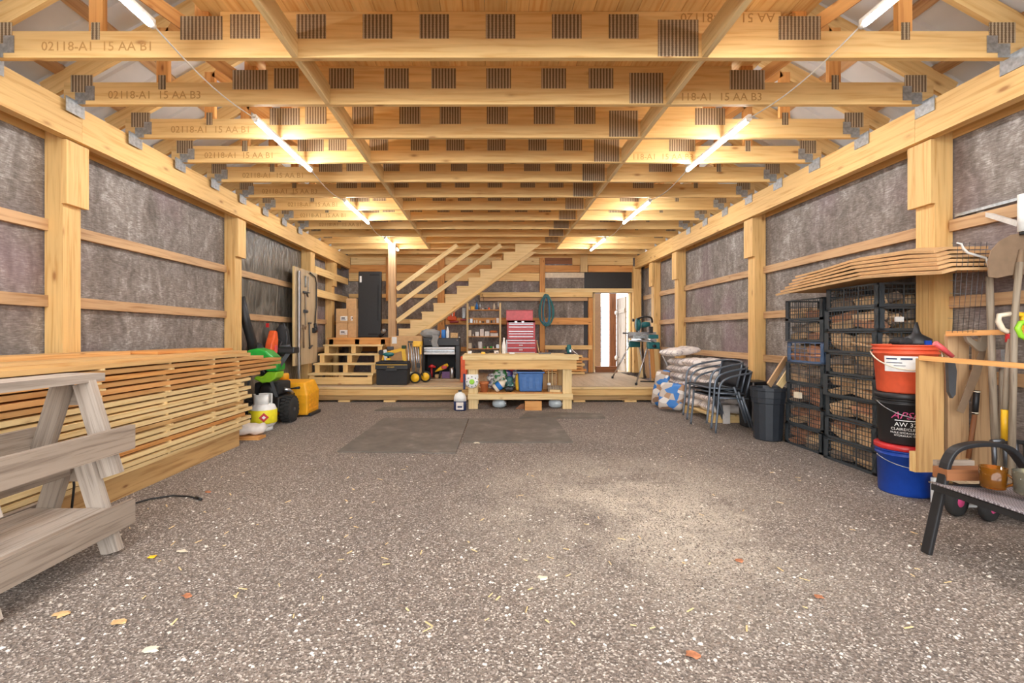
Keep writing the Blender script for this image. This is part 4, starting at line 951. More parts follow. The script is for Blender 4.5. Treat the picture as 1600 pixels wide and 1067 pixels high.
sawhorse(0, 'lower weathered sawhorse standing on the gravel with planks on its side boards', True)
sawhorse(.405, 'upper weathered sawhorse stacked on the other in front of the lumber', False)
# black cord
pts = [PF(170, 800), PF(200, 791), PF(235, 781), PF(270, 776), PF(295, 777), PF(306, 780)]
t = thing('power_cord', 'black power cord ending on the gravel beside the sawhorses', 'cord', tuple(pts[0]))
MB().tube([p+Vector((0, 0, .008)) for p in pts], .006).build('cable', 'black', t, world=True); MB().tube([pts[-1]+Vector((0, 0, .012)), PF(315, 783)+Vector((0, 0, .012))], [.012, .008]).build('plug', 'black', t, world=True)
tag(MB().tube([Vector((-2.35, 2.62, .55)), Vector((-2.33, 2.62, .3)), Vector((-2.36, 2.62, .006))], .006).build('dangling_cable', 'black'), 'black cable dangling between the sawhorse and the lumber stack', 'cable')

# propane tank
tx, ty = PX(411, 5.62), 5.62
t = thing('propane_tank', 'white propane tank with a yellow label band, at the lumber stack end', 'tank', (tx, ty, 0), -.3)
lathe('foot_ring', 'white', t, [(.1, 0), (.11, .0), (.11, .04), (.1, .04)], n=28)
lathe('tank_body', 'white', t, [(.05, .03), (.12, .05), (.152, .09), (.155, .24), (.13, .3), (.08, .325), (0, .33)], n=32)
lathe('label_band', 'yellow_label', t, [(.1530, .09), (.1575, .10), (.1580, .245), (.1545, .25)], n=32)
m = MB()
for a0, a1 in ((.3, 2.8), (3.3, 6.1)):
    n = 12; b = len(m.v)
    for i in range(n+1):
        a = a0+(a1-a0)*i/n
        for r_, z_ in ((.105, .30), (.105, .43), (.097, .43), (.097, .30)): m.v.append(Vector((r_*math.cos(a), r_*math.sin(a), z_)))
    for i in range(n):
        for q in range(4): m.face([b+i*4+q, b+i*4+(q+1) % 4, b+(i+1)*4+(q+1) % 4, b+(i+1)*4+q], None, True)
    m.face([b, b+1, b+2, b+3]); m.face([b+n*4+q for q in range(4)][::-1])
m.build('collar', 'white', t); lathe('valve', 'steel', t, [(.03, .33), (.03, .37), (.015, .4), (0, .4)], n=12)
def decal(par, name, mat, ang, r_, zc, half, dia=True):
    m = MB(); c = Vector((r_*math.cos(ang), r_*math.sin(ang), zc)); u = Vector((-math.sin(ang), math.cos(ang), 0)); n_ = Vector((math.cos(ang), math.sin(ang), 0))
    pts = [(0, -half), (half, 0), (0, half), (-half, 0)] if dia else [(half*math.cos(k*PI/8), half*math.sin(k*PI/8)) for k in range(16)]
    for p in pts: m.v.append(c+u*p[0]+Vector((0, 0, p[1]))+n_*.002)
    for p in pts: m.v.append(c+u*p[0]+Vector((0, 0, p[1]))-n_*.002)
    n = len(pts); m.face(list(range(n))); m.face([n+i for i in range(n)][::-1])
    for i in range(n): m.face([i, (i+1) % n, n+(i+1) % n, n+i])
    return m.build(name, mat, par)
decal(t, 'red_diamond', 'red', -PI/2+.8, .160, .17, .055); decal(t, 'white_mark', 'white', -PI/2+.8, .163, .17, .022); decal(t, 'round_emblem', 'navy', -PI/2-.35, .158, .18, .04, False); decal(t, 'emblem_centre', 'white', -PI/2-.35, .160, .18, .025, False)
# bag and board in front of the tank
tag(box(-2.84, -2.50, 5.06, 5.22, 0, .03).build('floor_board', 'orange'), 'short orange board on the gravel at the stack end, under the white bag', 'board')
tag(bag('white_bag', 'bag_white', None, (-2.70, 5.22, .09), .19, .12, .055, rot=.35, seed=31, amp=.16), 'crumpled white plastic bag slumped before the propane tank', 'bag')

# snow thrower with green hood
t = thing('snow_blower', 'green and black snow blower with a knobby tyre and yellow auger housing', 'machine', (-2.75, 6.3, 0))
def wheel(par, x, y, r, w, hub='dgrey'):
    m = MB().lathe([(r*.55, 0), (r*.9, .0), (r, w*.2), (r, w*.8), (r*.9, w), (r*.55, w)], (x, y, r), 30, (1, 0, 0))
    for k in range(22):
        a = 2*PI*k/22
        for s in (0, 1):
            c = Vector((x+w*(.27+.46*s), y+(r+.004)*math.cos(a+s*.14), r+(r+.004)*math.sin(a+s*.14))); rad = Vector((0, math.cos(a+s*.14), math.sin(a+s*.14)))
            m.obox(c, (Vector((1, 0, 0)), rad.cross(Vector((1, 0, 0))), rad), (w*.2, .014, .012))
    o = m.build('wheel', 'rubber', par)
    MB().lathe([(r*.56, .0), (r*.56, w*.5), (r*.2, w*.7), (r*.15, w*1.05), (0, w*1.05)], (x, y, r), 20, (1, 0, 0)).build('hub', hub, o)
    lathe_ = MB().lathe([(r*.52, w*.8), (r*.6, w*.86), (r*.6, w*.9), (r*.52, w*.84)], (x, y, r), 24, (1, 0, 0)).build('rim_ring', 'galv', o)
wheel(t, .05, -.15, .165, .13); wheel(t, -.42, -.15, .165, .13)
box(-.29, .05, -.3, .2, .14, .34).build('gear_case', 'black', t, bevel=.02)
box(-.32, .0, -.22, .18, .35, .52).build('engine_block', 'black_rough', t, bevel=.03)
lathe('recoil_cover', 'black', t, [(.11, 0), (.1, .04), (.05, .06), (0, .06)], (-.12, -.23, .42), 20, (0, -1, 0))
lathe('fuel_cap', 'red', t, [(.03, 0), (.03, .03), (0, .03)], (-.2, -.1, .53), 12); tube('muffler', 'steel', t, [(.02, -.1, .42), (.07, -.05, .4), (.08, .02, .36)], .025)
# hood
def loft(m, secs, sm=True):
    b = len(m.v); n = len(secs[0])
    for s_ in secs:
        for p in s_: m.v.append(Vector(p))
    for i in range(len(secs)-1):
        for k in range(n): m.face([b+i*n+k, b+i*n+(k+1) % n, b+(i+1)*n+(k+1) % n, b+(i+1)*n+k], None, sm)
    m.face([b+k for k in range(n)][::-1]); m.face([b+(len(secs)-1)*n+k for k in range(n)]); return m
def ring(cx, cy, cz, rx, ry, n=16, tilt=0):
    return [(cx+rx*math.copysign(abs(math.cos(2*PI*k/n))**.6, math.cos(2*PI*k/n)), cy+ry*math.copysign(abs(math.sin(2*PI*k/n))**.6, math.sin(2*PI*k/n)), cz+tilt*math.cos(2*PI*k/n)) for k in range(n)]
def hood(name, mat, px, d0, d1):
    return MB().prism([(PX(x, 6.0)+2.75, PZ(y, 6.0)) for x, y in px], d0, d1).build(name, mat, t, bevel=.02)
hood('hood_upper', 'green', [(386, 556), (390, 547), (404, 544), (418, 548), (430, 558), (437, 570), (436, 580), (420, 580), (414, 572), (402, 564), (390, 563)], -.36, -.12)
hood('hood_lower', 'lime', [(420, 580.5), (436, 580.5), (434, 590), (424, 597), (412, 598), (398, 592), (402, 587), (412, 588)], -.35, -.13)
hood('hood_frame', 'black', [(404, 566), (412, 573), (418, 582), (410, 586), (398, 586), (388, 580), (388, 568)], -.345, -.135)
beam((.0, -.25, .3), (-.08, -.3, .62), .05, .04).build('frame_bar', 'black', t); beam((-.08, -.3, .55), (.14, -.2, .93), .04, .05).build('handle_bar', 'black', t)
beam((-.4, -.25, .4), (-.3, -.2, .92), .03, .03).build('handle_bar', 'black', t)
rb = box(.02, .23, -.28, -.1, .90, .98).build('control_box', 'black', t, bevel=.015); tube('grip', 'dgrey', t, [(.05, -.28, .99), (.19, -.3, 1.0)], .016)
m = MB(); P_ = lambda x, y, z: Vector((x, y, z))
secs = [[(-.48, .2, .02), (.22, .2, .02), (.22, .62, .02), (-.48, .62, .02)], [(-.48, .18, .3), (.22, .18, .3), (.24, .60, .34), (-.48, .60, .34)], [(-.46, .24, .47), (.16, .24, .47), (.20, .52, .5), (-.46, .52, .5)]]
loft(m, secs, False).build('auger_housing', 'plow', t, bevel=.02)
for k in range(4): box(.222, .232, .26, .55, .07+k*.07, .1+k*.07).build('side_rib', 'plow', t)
box(.12, .26, .22, .6, 0, .045).build('skid_shoe', 'black', t, bevel=.01); box(-.1, .06, .23, .235, .40, .44).build('warning_label', 'white', t)
tube('deflector_lever', 'black', t, [(-.02, .1, .4), (.08, .08, .41), (.16, .06, .42)], [.008, .012, .02])
lathe('chute', 'plow', t, [(.07, 0), (.07, .1), (.06, .12), (.0, .12)], (-.2, .4, .47), 18)

# peg board of hand tools on the left wall
XB = -3.245
t = thing('tool_board', 'upright plywood board of hanging hand tools on the left wall', 'board', (XB, 7.75, .62))
box(-.02, 0, 0, 1.05, 0, 1.66).build('panel', 'board_tan', t); box(-.021, .012, -.012, -.001, 0, 1.66).build('edge_strip', 'pine_pale', t)
def ht(name, lb, cat, y, ztop, parts, grp='hand tools hung on the plywood board'):
    o = thing(name, lb, cat, (XB+.015, y, ztop), 0, grp)
    for nm_, mt, pts, r in parts: tube(nm_, mt, o, pts, r)
    return o
for (y, z) in ((7.88, 2.15),): pass
tag(box(XB+.015, XB+.045, 7.86, 7.93, .30, 2.22).build('spirit_level', 'steel', bevel=.004), 'long silver level standing in front of the tool board', 'level', None)
tag(box(XB+.012, XB+.03, 7.955, 7.975, .9, 1.85).build('black_rod', 'black'), 'thin black rod beside the long silver level', 'rod')
ht('claw_hammer', 'hammer with a wooden handle and bright claw on the tool board', 'hammer', 8.2, 1.87, [('handle', 'old_handle', [(0, 0, -.34), (0, 0, 0)], .014), ('head', 'dsteel', [(.0, -.09, .01), (.0, .03, .01), (.0, .12, -.06)], [.02, .025, .008])])
ht('hand_drill', 'slim grey tool hanging near the top of the tool board', 'tool', 8.2, 2.17, [('shaft', 'galv', [(0, 0, -.2), (0, 0, 0)], .018)])
ht('bar_clamp', 'narrow bar clamp hanging beside the slim grey tool', 'clamp', 8.32, 2.17, [('bar', 'galv', [(0, 0, -.28), (0, 0, 0)], .008), ('jaw', 'dsteel', [(0, -.05, -.28), (0, .05, -.28)], .012)])
ht('mallet', 'mallet hanging in the middle of the tool board', 'hammer', 8.2, 1.53, [('handle', 'old_handle', [(0, 0, -.3), (0, 0, 0)], .012), ('head', 'dgrey', [(0, -.06, .02), (0, .06, .02)], .03)])
ht('crowbar', 'dark bar with a bent top on the right edge of the tool board', 'bar', 8.68, 2.2, [('bar', 'black', [(.01, -.3, .05), (.01, -.05, 0), (.01, 0, -.1), (.01, 0, -.55), (.01, -.04, -.7), (.01, -.06, -.85)], .012), ('grip', 'black', [(.01, -.06, -.86), (.01, -.0, -1.0)], .03)])
ht('hand_axe', 'rusty headed axe hanging low on the tool board', 'axe', 8.12, 1.27, [('handle', 'rust', [(0, 0, -.36), (0, 0, 0)], .016), ('head', 'rust', [(0, -.05, .01), (0, .07, .01)], [.035, .025])])
ht('adjustable_wrench', 'long wrench hanging low on the tool board', 'wrench', 8.4, 1.32, [('handle', 'dsteel', [(0, 0, -.42), (0, -.03, 0)], .012), ('jaw', 'dsteel', [(0, -.06, .02), (0, .04, .03)], .02), ('foot', 'dsteel', [(0, -.02, -.42), (0, .1, -.38)], .018)])
ht('pulley', 'round black pulley at the lower right of the tool board', 'pulley', 8.6, 1.22, [('wheel', 'black', [(0, -.06, 0), (0, .06, 0)], .05)])
# things hanging beyond the second post
t = thing('leaf_blower', 'black tube and orange blower hung on the left wall behind the lumber', 'blower', (-3.35, 6.5, .7))
tube('blower_tube', 'black', t, [(.0, -.2, .95), (.03, -.12, .6), (.05, -.02, .35), (.05, .03, .15)], [.05, .06, .065, .07], 12)
MB().tube([(.05, .05, .1), (.07, .1, .25), (.06, .14, .3)], [.09, .12, .05], 12).build('motor_housing', 'black_rough', t)
t = thing('chainsaw', 'orange chainsaw hanging on the left wall right of the black tube', 'saw', (-3.35, 7.05, .75))
MB().prism([(-.12, .10), (.0, .04), (.10, .12), (.13, .3), (.1, .44), (.04, .46), (-.02, .36), (-.08, .26)], .0, .11, lambda a, b, d: (d, a, b)).build('saw_body', 'oran', t, bevel=.02)
MB().prism([(-.03, .12), (.05, .12), (.06, .22), (.0, .24)], .111, .13, lambda a, b, d: (d, a, b)).build('starter_cover', 'pinkred', t, bevel=.005)
tube('rear_grip', 'dred', t, [(.05, -.02, .06), (.05, .03, -.07), (.05, .1, -.02), (.05, .09, .1)], .022)
tube('front_bow', 'black', t, [(.0, .12, .3), (.06, .2, .32), (.12, .2, .28), (.12, .12, .2)], .012)
box(.03, .06, -.12, -.08, .5, .56).build('red_switch', 'red', t)
t = thing('black_backpack', 'black bag hanging on the left wall beside the tool board', 'bag', (-3.33, 7.5, .8))
loft(MB(), [ring(0, 0, 0, .06, .13), ring(0.02, 0, .15, .08, .15), ring(.01, 0, .42, .07, .12), ring(0, 0, .5, .03, .06)]).build('bag_body', 'black_rough', t); tube('bag_strap', 'dgrey', t, [(.08, -.06, .05), (.1, -.05, .3), (.03, 0, .52)], .012)
tag(box(-3.439, -3.43, 6.21, 8.49, .1, 2.64).build('plastic_sheet', 'crinkle'), 'dark crinkled plastic sheet lining the left wall behind the tool board', 'sheet')
tag(beam((PX(387, 6.8), 6.8, .3), (PX(392, 6.8), 6.85, 1.02), .05, .04).build('black_pole', 'black'), 'black pole standing behind the green snow blower hood', 'pole')

# litter on the gravel
random.seed(77)
lit = [(284, 863, .028, 'cream', 'pale wood chip on the gravel right of the sawhorses'), (238, 872, .02, 'yellow', 'yellow leaf on the gravel below the pale wood chip'), (95, 962, .03, 'osb', 'tan chip on the gravel by the near sawhorse foot'), (186, 975, .025, 'osb', 'tan leaf on the gravel right of the near sawhorse foot'), (292, 933, .02, 'clay', 'orange leaf on the gravel in the left foreground'), (848, 905, .022, 'cream', 'pale stick chip on the gravel in the middle foreground'), (1155, 878, .022, 'clay', 'orange leaf on the gravel left of the black chair'), (1082, 1026, .024, 'clay', 'brown orange leaf at the bottom of the picture'), (236, 1018, .024, 'cream', 'pale stone low in the left foreground'), (1280, 935, .018, 'clay', 'small orange leaf on the gravel in the right foreground'), (745, 693, .03, 'cream', 'pale chip by the edge of the grey mat'), (325, 770, .02, 'clay', 'orange leaf beyond the black cord plug')]
for px, py, r_, mt, lb in lit:
    c = PF(px, py); m = MB(); n = 9; mt = 'leaf' if mt == 'clay' else mt
    for zz in (.003, .009):
        for k in range(n):
            a = 2*PI*k/n; q = r_*random.uniform(.45, 1.15); m.v.append(Vector((c.x+q*math.cos(a)*1.2, c.y+q*math.sin(a)*.8, zz+.004*random.random())))
    m.face(list(range(n))[::-1]); m.face([n+i for i in range(n)])
    for i in range(n): m.face([i, (i+1) % n, n+(i+1) % n, n+i])
    tag(m.build('dry_leaf' if 'leaf' in lb else 'stone' if 'stone' in lb else 'wood_chip', mt), lb, 'leaf' if 'leaf' in lb else 'stone' if 'stone' in lb else 'wood chip', 'litter on the gravel')
# ================= RIGHT SIDE =================
random.seed(41)
# --- lattice crates ---
def crate_mesh(L, Wd, H, mat, fine=True):
    m = MB(); x0, x1, y0, y1 = 0, Wd, 0, L
    for z, h in ((0, .022), (H-.016, .014)):
        m.box(x0, x0+.008, y0, y1, z, z+h); m.box(x1-.008, x1, y0, y1, z, z+h); m.box(x0, x1, y0, y0+.008, z, z+h); m.box(x0, x1, y1-.008, y1, z, z+h)
    for z in (.06, .10, .14):
        if z < H-.03:
            m.box(x0+.001, x0+.006, y0, y1, z, z+.005); m.box(x1-.006, x1-.001, y0, y1, z, z+.005); m.box(x0, x1, y0+.001, y0+.006, z, z+.005); m.box(x0, x1, y1-.006, y1-.001, z, z+.005)
    for x in (x0, x1-.045):
        for y in (y0, y1-.008): m.box(x, x+.045, y, y+.008, 0, H-.003)
    for y in (y0, y1-.05):
        for x in (x0, x1-.008): m.box(x, x+.008, y, y+.05, 0, H-.003)
    ny = 15 if fine else 6; nx = 10 if fine else 4
    for k in range(1, ny):
        y = y0+.05+(L-.1)*k/ny; w = .006 if k % 5 == 0 else .0014
        m.box(x0+.001, x0+.005, y-w, y+w, .02, H-.01)
        if k % 2 == 0: m.box(x1-.005, x1-.001, y-w, y+w, .02, H-.01)
    for k in range(1, nx):
        x = x0+.045+(Wd-.09)*k/nx; w = .006 if k % (nx//2) == 0 else .0014
        m.box(x-w, x+w, y0+.001, y0+.005, .02, H-.01)
        if k % 2 == 0: m.box(x-w, x+w, y1-.005, y1-.001, .02, H-.01)
    for k in range(9): m.box(x0+.01, x1-.01, y0+.02+k*(L-.06)/8, y0+.035+k*(L-.06)/8, .002, .008)
    # diagonal stiffeners at the near corner
    for sgn in (0, 1):
        m.beam((.006+.04*sgn, -.0015, .03), (.046-.04*sgn, -.0015, H-.03), .003, .006, (0, 0, 1)); m.beam((-.0015, .006+.045*sgn, .03), (-.0015, .05-.045*sgn, H-.03), .003, .006, (0, 0, 1))
    return m
# firewood pieces
def log_mesh(i):
    random.seed(100+i); L = random.uniform(.22, .25); n = 4+i % 2
    sec = [(random.uniform(.8, 1.15)*.062*math.cos(2*PI*k/n+.4), random.uniform(.8, 1.15)*.05*math.sin(2*PI*k/n+.4)) for k in range(n)]
    return MB().prism(sec, -L/2, L/2, lambda a, b, d: (d, a, b))
wood_mats = ['fire1', 'fire2', 'fire3']
M['fire1'] = wood('firewood_pale', (232, 196, 150), (204, 162, 120), .3, .3); M['fire2'] = wood('firewood_red', (206, 150, 112), (176, 120, 88), .3, .3); M['fire3'] = wood('firewood_grey', (176, 154, 132), (130, 110, 94), .3, .4, cracks=.4)
protos = {}
def log_at(loc, rot, mat, i, lb, grp):
    key = (mat, i)
    if key not in protos:
        o = log_mesh(i).build('firewood_log', mat, recenter=False); protos[key] = o
    else:
        o = protos[key].copy(); C.objects.link(o)
    o.location = loc; o.rotation_euler = rot; return tag(o, lb, 'log', grp)
random.seed(42)
def crate_stack(x, y, L, Wd, H, n, nm_, special):
    pr = None; bl = None
    for k in range(n):
        rot = random.uniform(-.02, .02); blue = k == special
        pos = 'bottom' if k == 0 else 'top' if k == n-1 else ORD[k]
        where = ('%s crate' % pos if pos in ('bottom', 'top') else '%s crate up' % pos)
        lb = '%s lattice crate of firewood, %s in the %s stack' % ('blue-grey' if blue else 'black', where.replace(' crate', ''), nm_)
        t = thing('plastic_crate', lb, 'crate', (x+random.uniform(-.008, .008), y+random.uniform(-.012, .012), k*H+.0008), rot, 'crates of the %s stack' % nm_)
        if blue: crate_mesh(L, Wd, H-.0015, None, False).build('crate_lattice', 'crate_blue', t)
        elif pr is None: pr = crate_mesh(L, Wd, H-.0015, None).build('crate_lattice', 'crate', t)
        else: o = pr.copy(); C.objects.link(o); o.parent = t
        for r_ in range(2 if k < n-1 else 1):
            for j in range(3):
                for q in range(2 if (r_ or j) else 2):
                    xx = x+.075+j*(Wd-.15)/2+random.uniform(-.008, .008); yy = y+L*(.27+.46*q)+random.uniform(-.01, .01)
                    log_at((xx, yy, k*H+.056+r_*.07), (random.uniform(-.05, .05), random.uniform(-.3, .3), PI/2+random.uniform(-.12, .12)), random.choice(wood_mats), random.randrange(5),
                        'split firewood log in the %s of the %s stack' % (where, nm_), 'firewood in the %s of the %s stack' % (where, nm_))
CX0 = 3.13
crate_stack(CX0, 3.77, .60, .40, .196, 8, 'near tall', -1)
crate_stack(CX0+.03, 4.42, .56, .39, .215, 7, 'far', 4)
tag(box(CX0+.13, CX0+.2, 3.755, 3.764, 1.25, 1.29).build('crate_tag', 'white'), 'small white tag on the front of the near tall crate stack', 'tag')
tag(box(CX0-.006, CX0-.002+.03, 4.72, 4.8, .50, .56).build('paper_scrap', 'cream'), 'pale paper scrap caught in the far crate stack', 'paper')
# folded cardboard sheets over the crates
for k in range(6):
    z = 1.577+k*.034
    m = MB(); ym = 3.86+.045*k; ys = [3.12+.035*k, 3.5, ym-.02, ym+.02, 4.45, 4.92-.03*k]; zs_ = [z, z+.03, z+.052, z+.048, z+.022, z+.002]
    xa, xb = CX0-.11+.022*k, CX0+.43-.01*k
    for yy, zz in zip(ys, zs_):
        for xx, dz in ((xa, -.026), (xa+.1, 0), (xb, .004)):
            m.v.append(Vector((xx+.012*math.sin(yy*5+k), yy, zz+dz)))
    for i in range(5):
        for j in range(2): m.face([i*3+j, i*3+j+1, (i+1)*3+j+1, (i+1)*3+j], [(i*.4+a_, j*.2+b_*.2) for a_, b_ in ((0, 0), (0, 1), (.4, 1), (.4, 0))])
    o = m.build('cardboard_sheet', 'brown_card', fixn=False); so = o.modifiers.new('s', 'SOLIDIFY'); so.thickness = .019; so.offset = 1
    tag(o, 'flattened cardboard sheet on top of the crate stacks, %s from the bottom' % ORD[k], 'cardboard', 'cardboard sheets over the crates')
# --- pails ---
bxp, byp = 3.03, 3.41
def pail(lb, z, r0, r1, h, mat, lid=None, group='stacked pails'):
    t = thing('pail', lb, 'pail', (bxp, byp, z), 0, group)
    prof = [(r0*.97, 0), (r0, .01), (r1*.965, h*.8), (r1*1.03, h*.8+.004), (r1*1.03, h*.84), (r1*.97, h*.845), (r1*.975, h*.89), (r1*1.04, h*.895), (r1*1.04, h*.915), (r1*.98, h*.92), (r1, h*.97), (r1*1.03, h*.972), (r1*1.03, h), (r1*.97, h)]
    if lid is None: prof += [(r1*.95, h*.97), (0, h*.97)]
    lathe('pail_body', mat, t, prof, n=40)
    if lid: lathe('lid', lid, t, [(r1*1.05, h*.93), (r1*1.07, h*.94), (r1*1.07, h+.006), (r1*1.0, h+.014), (0, h+.012)], n=40)
    return t, r1
def handle(t, r, zt, drop, mat='galv', th=.003, a0=-.2):
    pts = []
    for i in range(17):
        a = PI*i/16; ang = PI+a0+ (a-0)*1.0
        x = r*1.06*math.cos(PI+a); y = -abs(r*1.08*math.sin(a)); pts.append((x*math.cos(a0)-y*math.sin(a0), x*math.sin(a0)+y*math.cos(a0), zt-drop*math.sin(a)))
    tube('wire_handle', mat, t, pts, th, 6)
t, r_ = pail('blue pail with a red lid at the bottom of the pail stack', 0, .152, .166, .345, 'bucket_blue', 'red'); handle(t, .168, .27, .06)
t, r_ = pail('black oil pail with white lettering in the middle of the pail stack', .362, .150, .165, .352, 'black', 'black'); handle(t, .168, .30, .1)
zz = .0
a = -.50
def curved_text(par, s, size, mat, r_, z, a0, shear=0, sx=1):
    o = text('lettering', s, size, mat, (0, 0, 0), (0, 0, 0), None, 'CENTER', shear, 1, .0)
    for v in o.data.vertices:
        th = a0+v.co.x*sx/r_; y = v.co.y
        v.co = Vector((r_*math.sin(th), -r_*math.cos(th), z+y))
    o.parent = par; o['kind'] = 'thing'; del o['kind']; return o
a = -.71; R1 = .1635
curved_text(t, 'APSIL', .07, 'magenta', R1, .19, a+.02, .4, 1.0)
m = MB()
for i in range(9):
    th = a-.35+i*.09
    for rr in (R1,):
        for z in (.174, .180): m.v.append(Vector((rr*math.sin(th), -rr*math.cos(th), z)))
for i in range(8): m.face([i*2, i*2+1, i*2+3, i*2+2])
m.build('white_swash', 'white', t, fixn=False)
curved_text(t, 'AW 32', .042, 'white', R1, .135, a+.02); curved_text(t, 'CLAIRE/CLEAR', .026, 'white', R1-.0008, .107, a+.02); curved_text(t, 'HUILE HYDRAULIQUE', .018, 'white', R1-.001, .084, a+.03); curved_text(t, 'HYDRAULIC OIL', .018, 'white', R1-.0015, .064, a+.03)
t, r_ = pail('orange pail with a white label at the top of the pail stack', .730, .160, .186, .345, 'bucket_orange'); handle(t, .186, .29, .12, 'cream', .005, -.5)
m = MB()
for i in range(15):
    th = -1.38+i*.075
    for z, rr in ((.155, .176), (.265, .182)): m.v.append(Vector((rr*math.sin(th), -rr*math.cos(th), z)))
for i in range(14): m.face([i*2, i*2+1, i*2+3, i*2+2], None, True)
m.build('paper_label', 'white', t, fixn=False)
for a0, a1, z0, z1 in ((-1.3, -.95, .24, .25), (-.85, -.5, .24, .252), (-1.3, -.8, .215, .22), (-1.05, -.7, .195, .199)):
    m = MB()
    for i in range(7):
        th = a0+(a1-a0)*i/6
        for z in (z0, z1): m.v.append(Vector((.1835*math.sin(th), -.1835*math.cos(th), z)))
    for i in range(6): m.face([i*2, i*2+1, i*2+3, i*2+2])
    m.build('printed_line', 'navy', t, fixn=False)
zt = .730+.345*.97
t = thing('funnel', 'black funnel with a blue collar upside down on the orange pail', 'funnel', (bxp+.03, byp-.06, zt+.0005))
lathe('funnel_cone', 'black', t, [(.085, 0), (.09, .004), (.085, .05), (.03, .085), (.022, .10), (.008, .17), (0, .17)], n=22); box(-.022, .022, -.094, -.084, .002, .04).build('blue_tab', 'bucket_blue', t)
tag(bag('black_glove', 'black_rough', None, (bxp-.07, byp-.06, zt+.03), .06, .05, .026, seed=6, amp=.2), 'black work gloves lying left of the funnel on the orange pail', 'gloves')
tag(box(3.02, 3.1, 3.18, 3.20, .0, .17).build('white_card', 'white'), 'white card standing between the blue pail and the wooden rack', 'card')

# --- wooden rack with hand tools ---
t = thing('tool_rack', 'open wooden rack of upright boards holding long tools by the right wall', 'rack', (0, 0, 0))
def rb(name, x0, x1, Y, y0, y1, mat, th=.022): 
    return box(PX(x0, Y), PX(x1, Y), Y, Y+th, max(0.0, PZ(y1, Y)), PZ(y0, Y)).build(name, mat, t)
rb('front_board', 1436, 1475, 3.1, 560, 738, 'rack', .025); box(PX(1427, 3.14), PX(1437, 3.14), 3.126, 3.17, PZ(737, 3.14), PZ(706, 3.14)).build('base_cleat', 'pine', t)
beam((PX(1440, 3.1), 3.11, PZ(562, 3.1)+.012), (3.12, 2.68, PZ(578, 2.7)+.02), .05, .03).build('top_rail', 'orange', t)
rb('rear_board', 1481, 1514, 3.3, 522, 735, 'girt', .025); rb('rear_board', 1524, 1552, 3.3, 530, 740, 'girt', .025)
beam((PX(1478, 3.28), 3.28, PZ(526, 3.28)+.02), (3.5, 2.9, PZ(524, 3.2)+.03), .03, .035).build('rear_rail', 'orange', t)
box(PX(1474, 3.2), 3.5, 2.75, 3.29, .16, .185).build('rack_floor', 'deck', t)
box(PX(1476, 3.2), PX(1486, 3.2), 3.2, 3.28, 0, .159).build('foot_block', 'pine', t); box(3.4, 3.45, 2.8, 3.2, 0, .159).build('foot_block', 'pine', t)
# hand saw
Yh = 3.22
t = thing('hand_saw', 'old hand saw with a pale handle and rusty blade hung on the wooden rack', 'saw', P(1524, 530, Yh))
o0 = P(1524, 530, Yh)
hp = [(1504, 517), (1516, 514), (1543, 517), (1542, 535), (1538, 550), (1528, 549), (1510, 534)]
hl = [(1512, 522), (1522, 521), (1531, 526), (1528, 535), (1518, 530)]
c2 = [((x-1524)*Yh/730, -(y-530)*Yh/730) for x, y in hp]; h2 = [((x-1524)*Yh/730, -(y-530)*Yh/730) for x, y in hl]
def holed(m, outer, hole, y0, y1):
    # outline with a hole: connect matching samples
    n = 28
    def samp(poly, cx, cz):
        out = []
        for k in range(n):
            a = 2*PI*k/n; d = (math.cos(a), math.sin(a)); best = 0
            for i in range(len(poly)):
                p, q = poly[i], poly[(i+1) % len(poly)]; ex, ez = q[0]-p[0], q[1]-p[1]; det = d[0]*-ez+d[1]*ex
                if abs(det) < 1e-9: continue
                wx_, wz_ = p[0]-cx, p[1]-cz; tt = (wx_*-ez+wz_*ex)/det; ss = (d[0]*wz_-d[1]*wx_)/det
                if tt > 0 and -1e-6 <= ss <= 1+1e-6: best = max(best, tt)
            out.append((cx+d[0]*best, cz+d[1]*best))
        return out
    cx = sum(p[0] for p in hole)/len(hole); cz = sum(p[1] for p in hole)/len(hole)
    A, B_ = samp(outer, cx, cz), samp(hole, cx, cz); b = len(m.v)
    for ring_ in (A, B_):
        for y in (y0, y1):
            for p in ring_: m.v.append(Vector((p[0], y, p[1])))
    for k in range(n):
        j = (k+1) % n
        m.face([b+k, b+j, b+2*n+j, b+2*n+k]); m.face([b+n+k, b+3*n+k, b+3*n+j, b+n+j]); m.face([b+k, b+n+k, b+n+j, b+j]); m.face([b+2*n+k, b+2*n+j, b+3*n+j, b+3*n+k])
    return m
holed(MB(), c2, h2, -.012, .012).build('handle', 'old_handle', t, bevel=.004)
bl = [(1530, 549), (1541, 545), (1532, 585), (1505, 646), (1495, 642), (1514, 590)]
MB().prism([((x-1524)*Yh/730, -(y-530)*Yh/730) for x, y in bl], -.002, .002).build('blade', 'rust', t)
Yp = 3.07
t = thing('pruning_saw', 'folding pruning saw with a red handle and black sheath on the rack rail', 'saw', P(1480, 560, Yp)); o0 = P(1480, 560, Yp)
MB().tube([P(1461, 536, Yp)-o0, P(1472, 544, Yp)-o0, P(1488, 557, Yp)-o0], [.018, .018, .014]).build('handle', 'pinkred', t)
MB().prism([((x-1480)*Yp/730, -(y-560)*Yp/730) for x, y in ((1479, 565), (1490, 565), (1493, 580), (1491, 616), (1486, 622), (1481, 612))], -.01, .01).build('sheath', 'dgrey', t); 
t = thing('claw_hammer', 'hammer with black grip and wood shaft standing in the rack', 'hammer', P(1515, 720, 3.25)); o0 = P(1515, 720, 3.25)
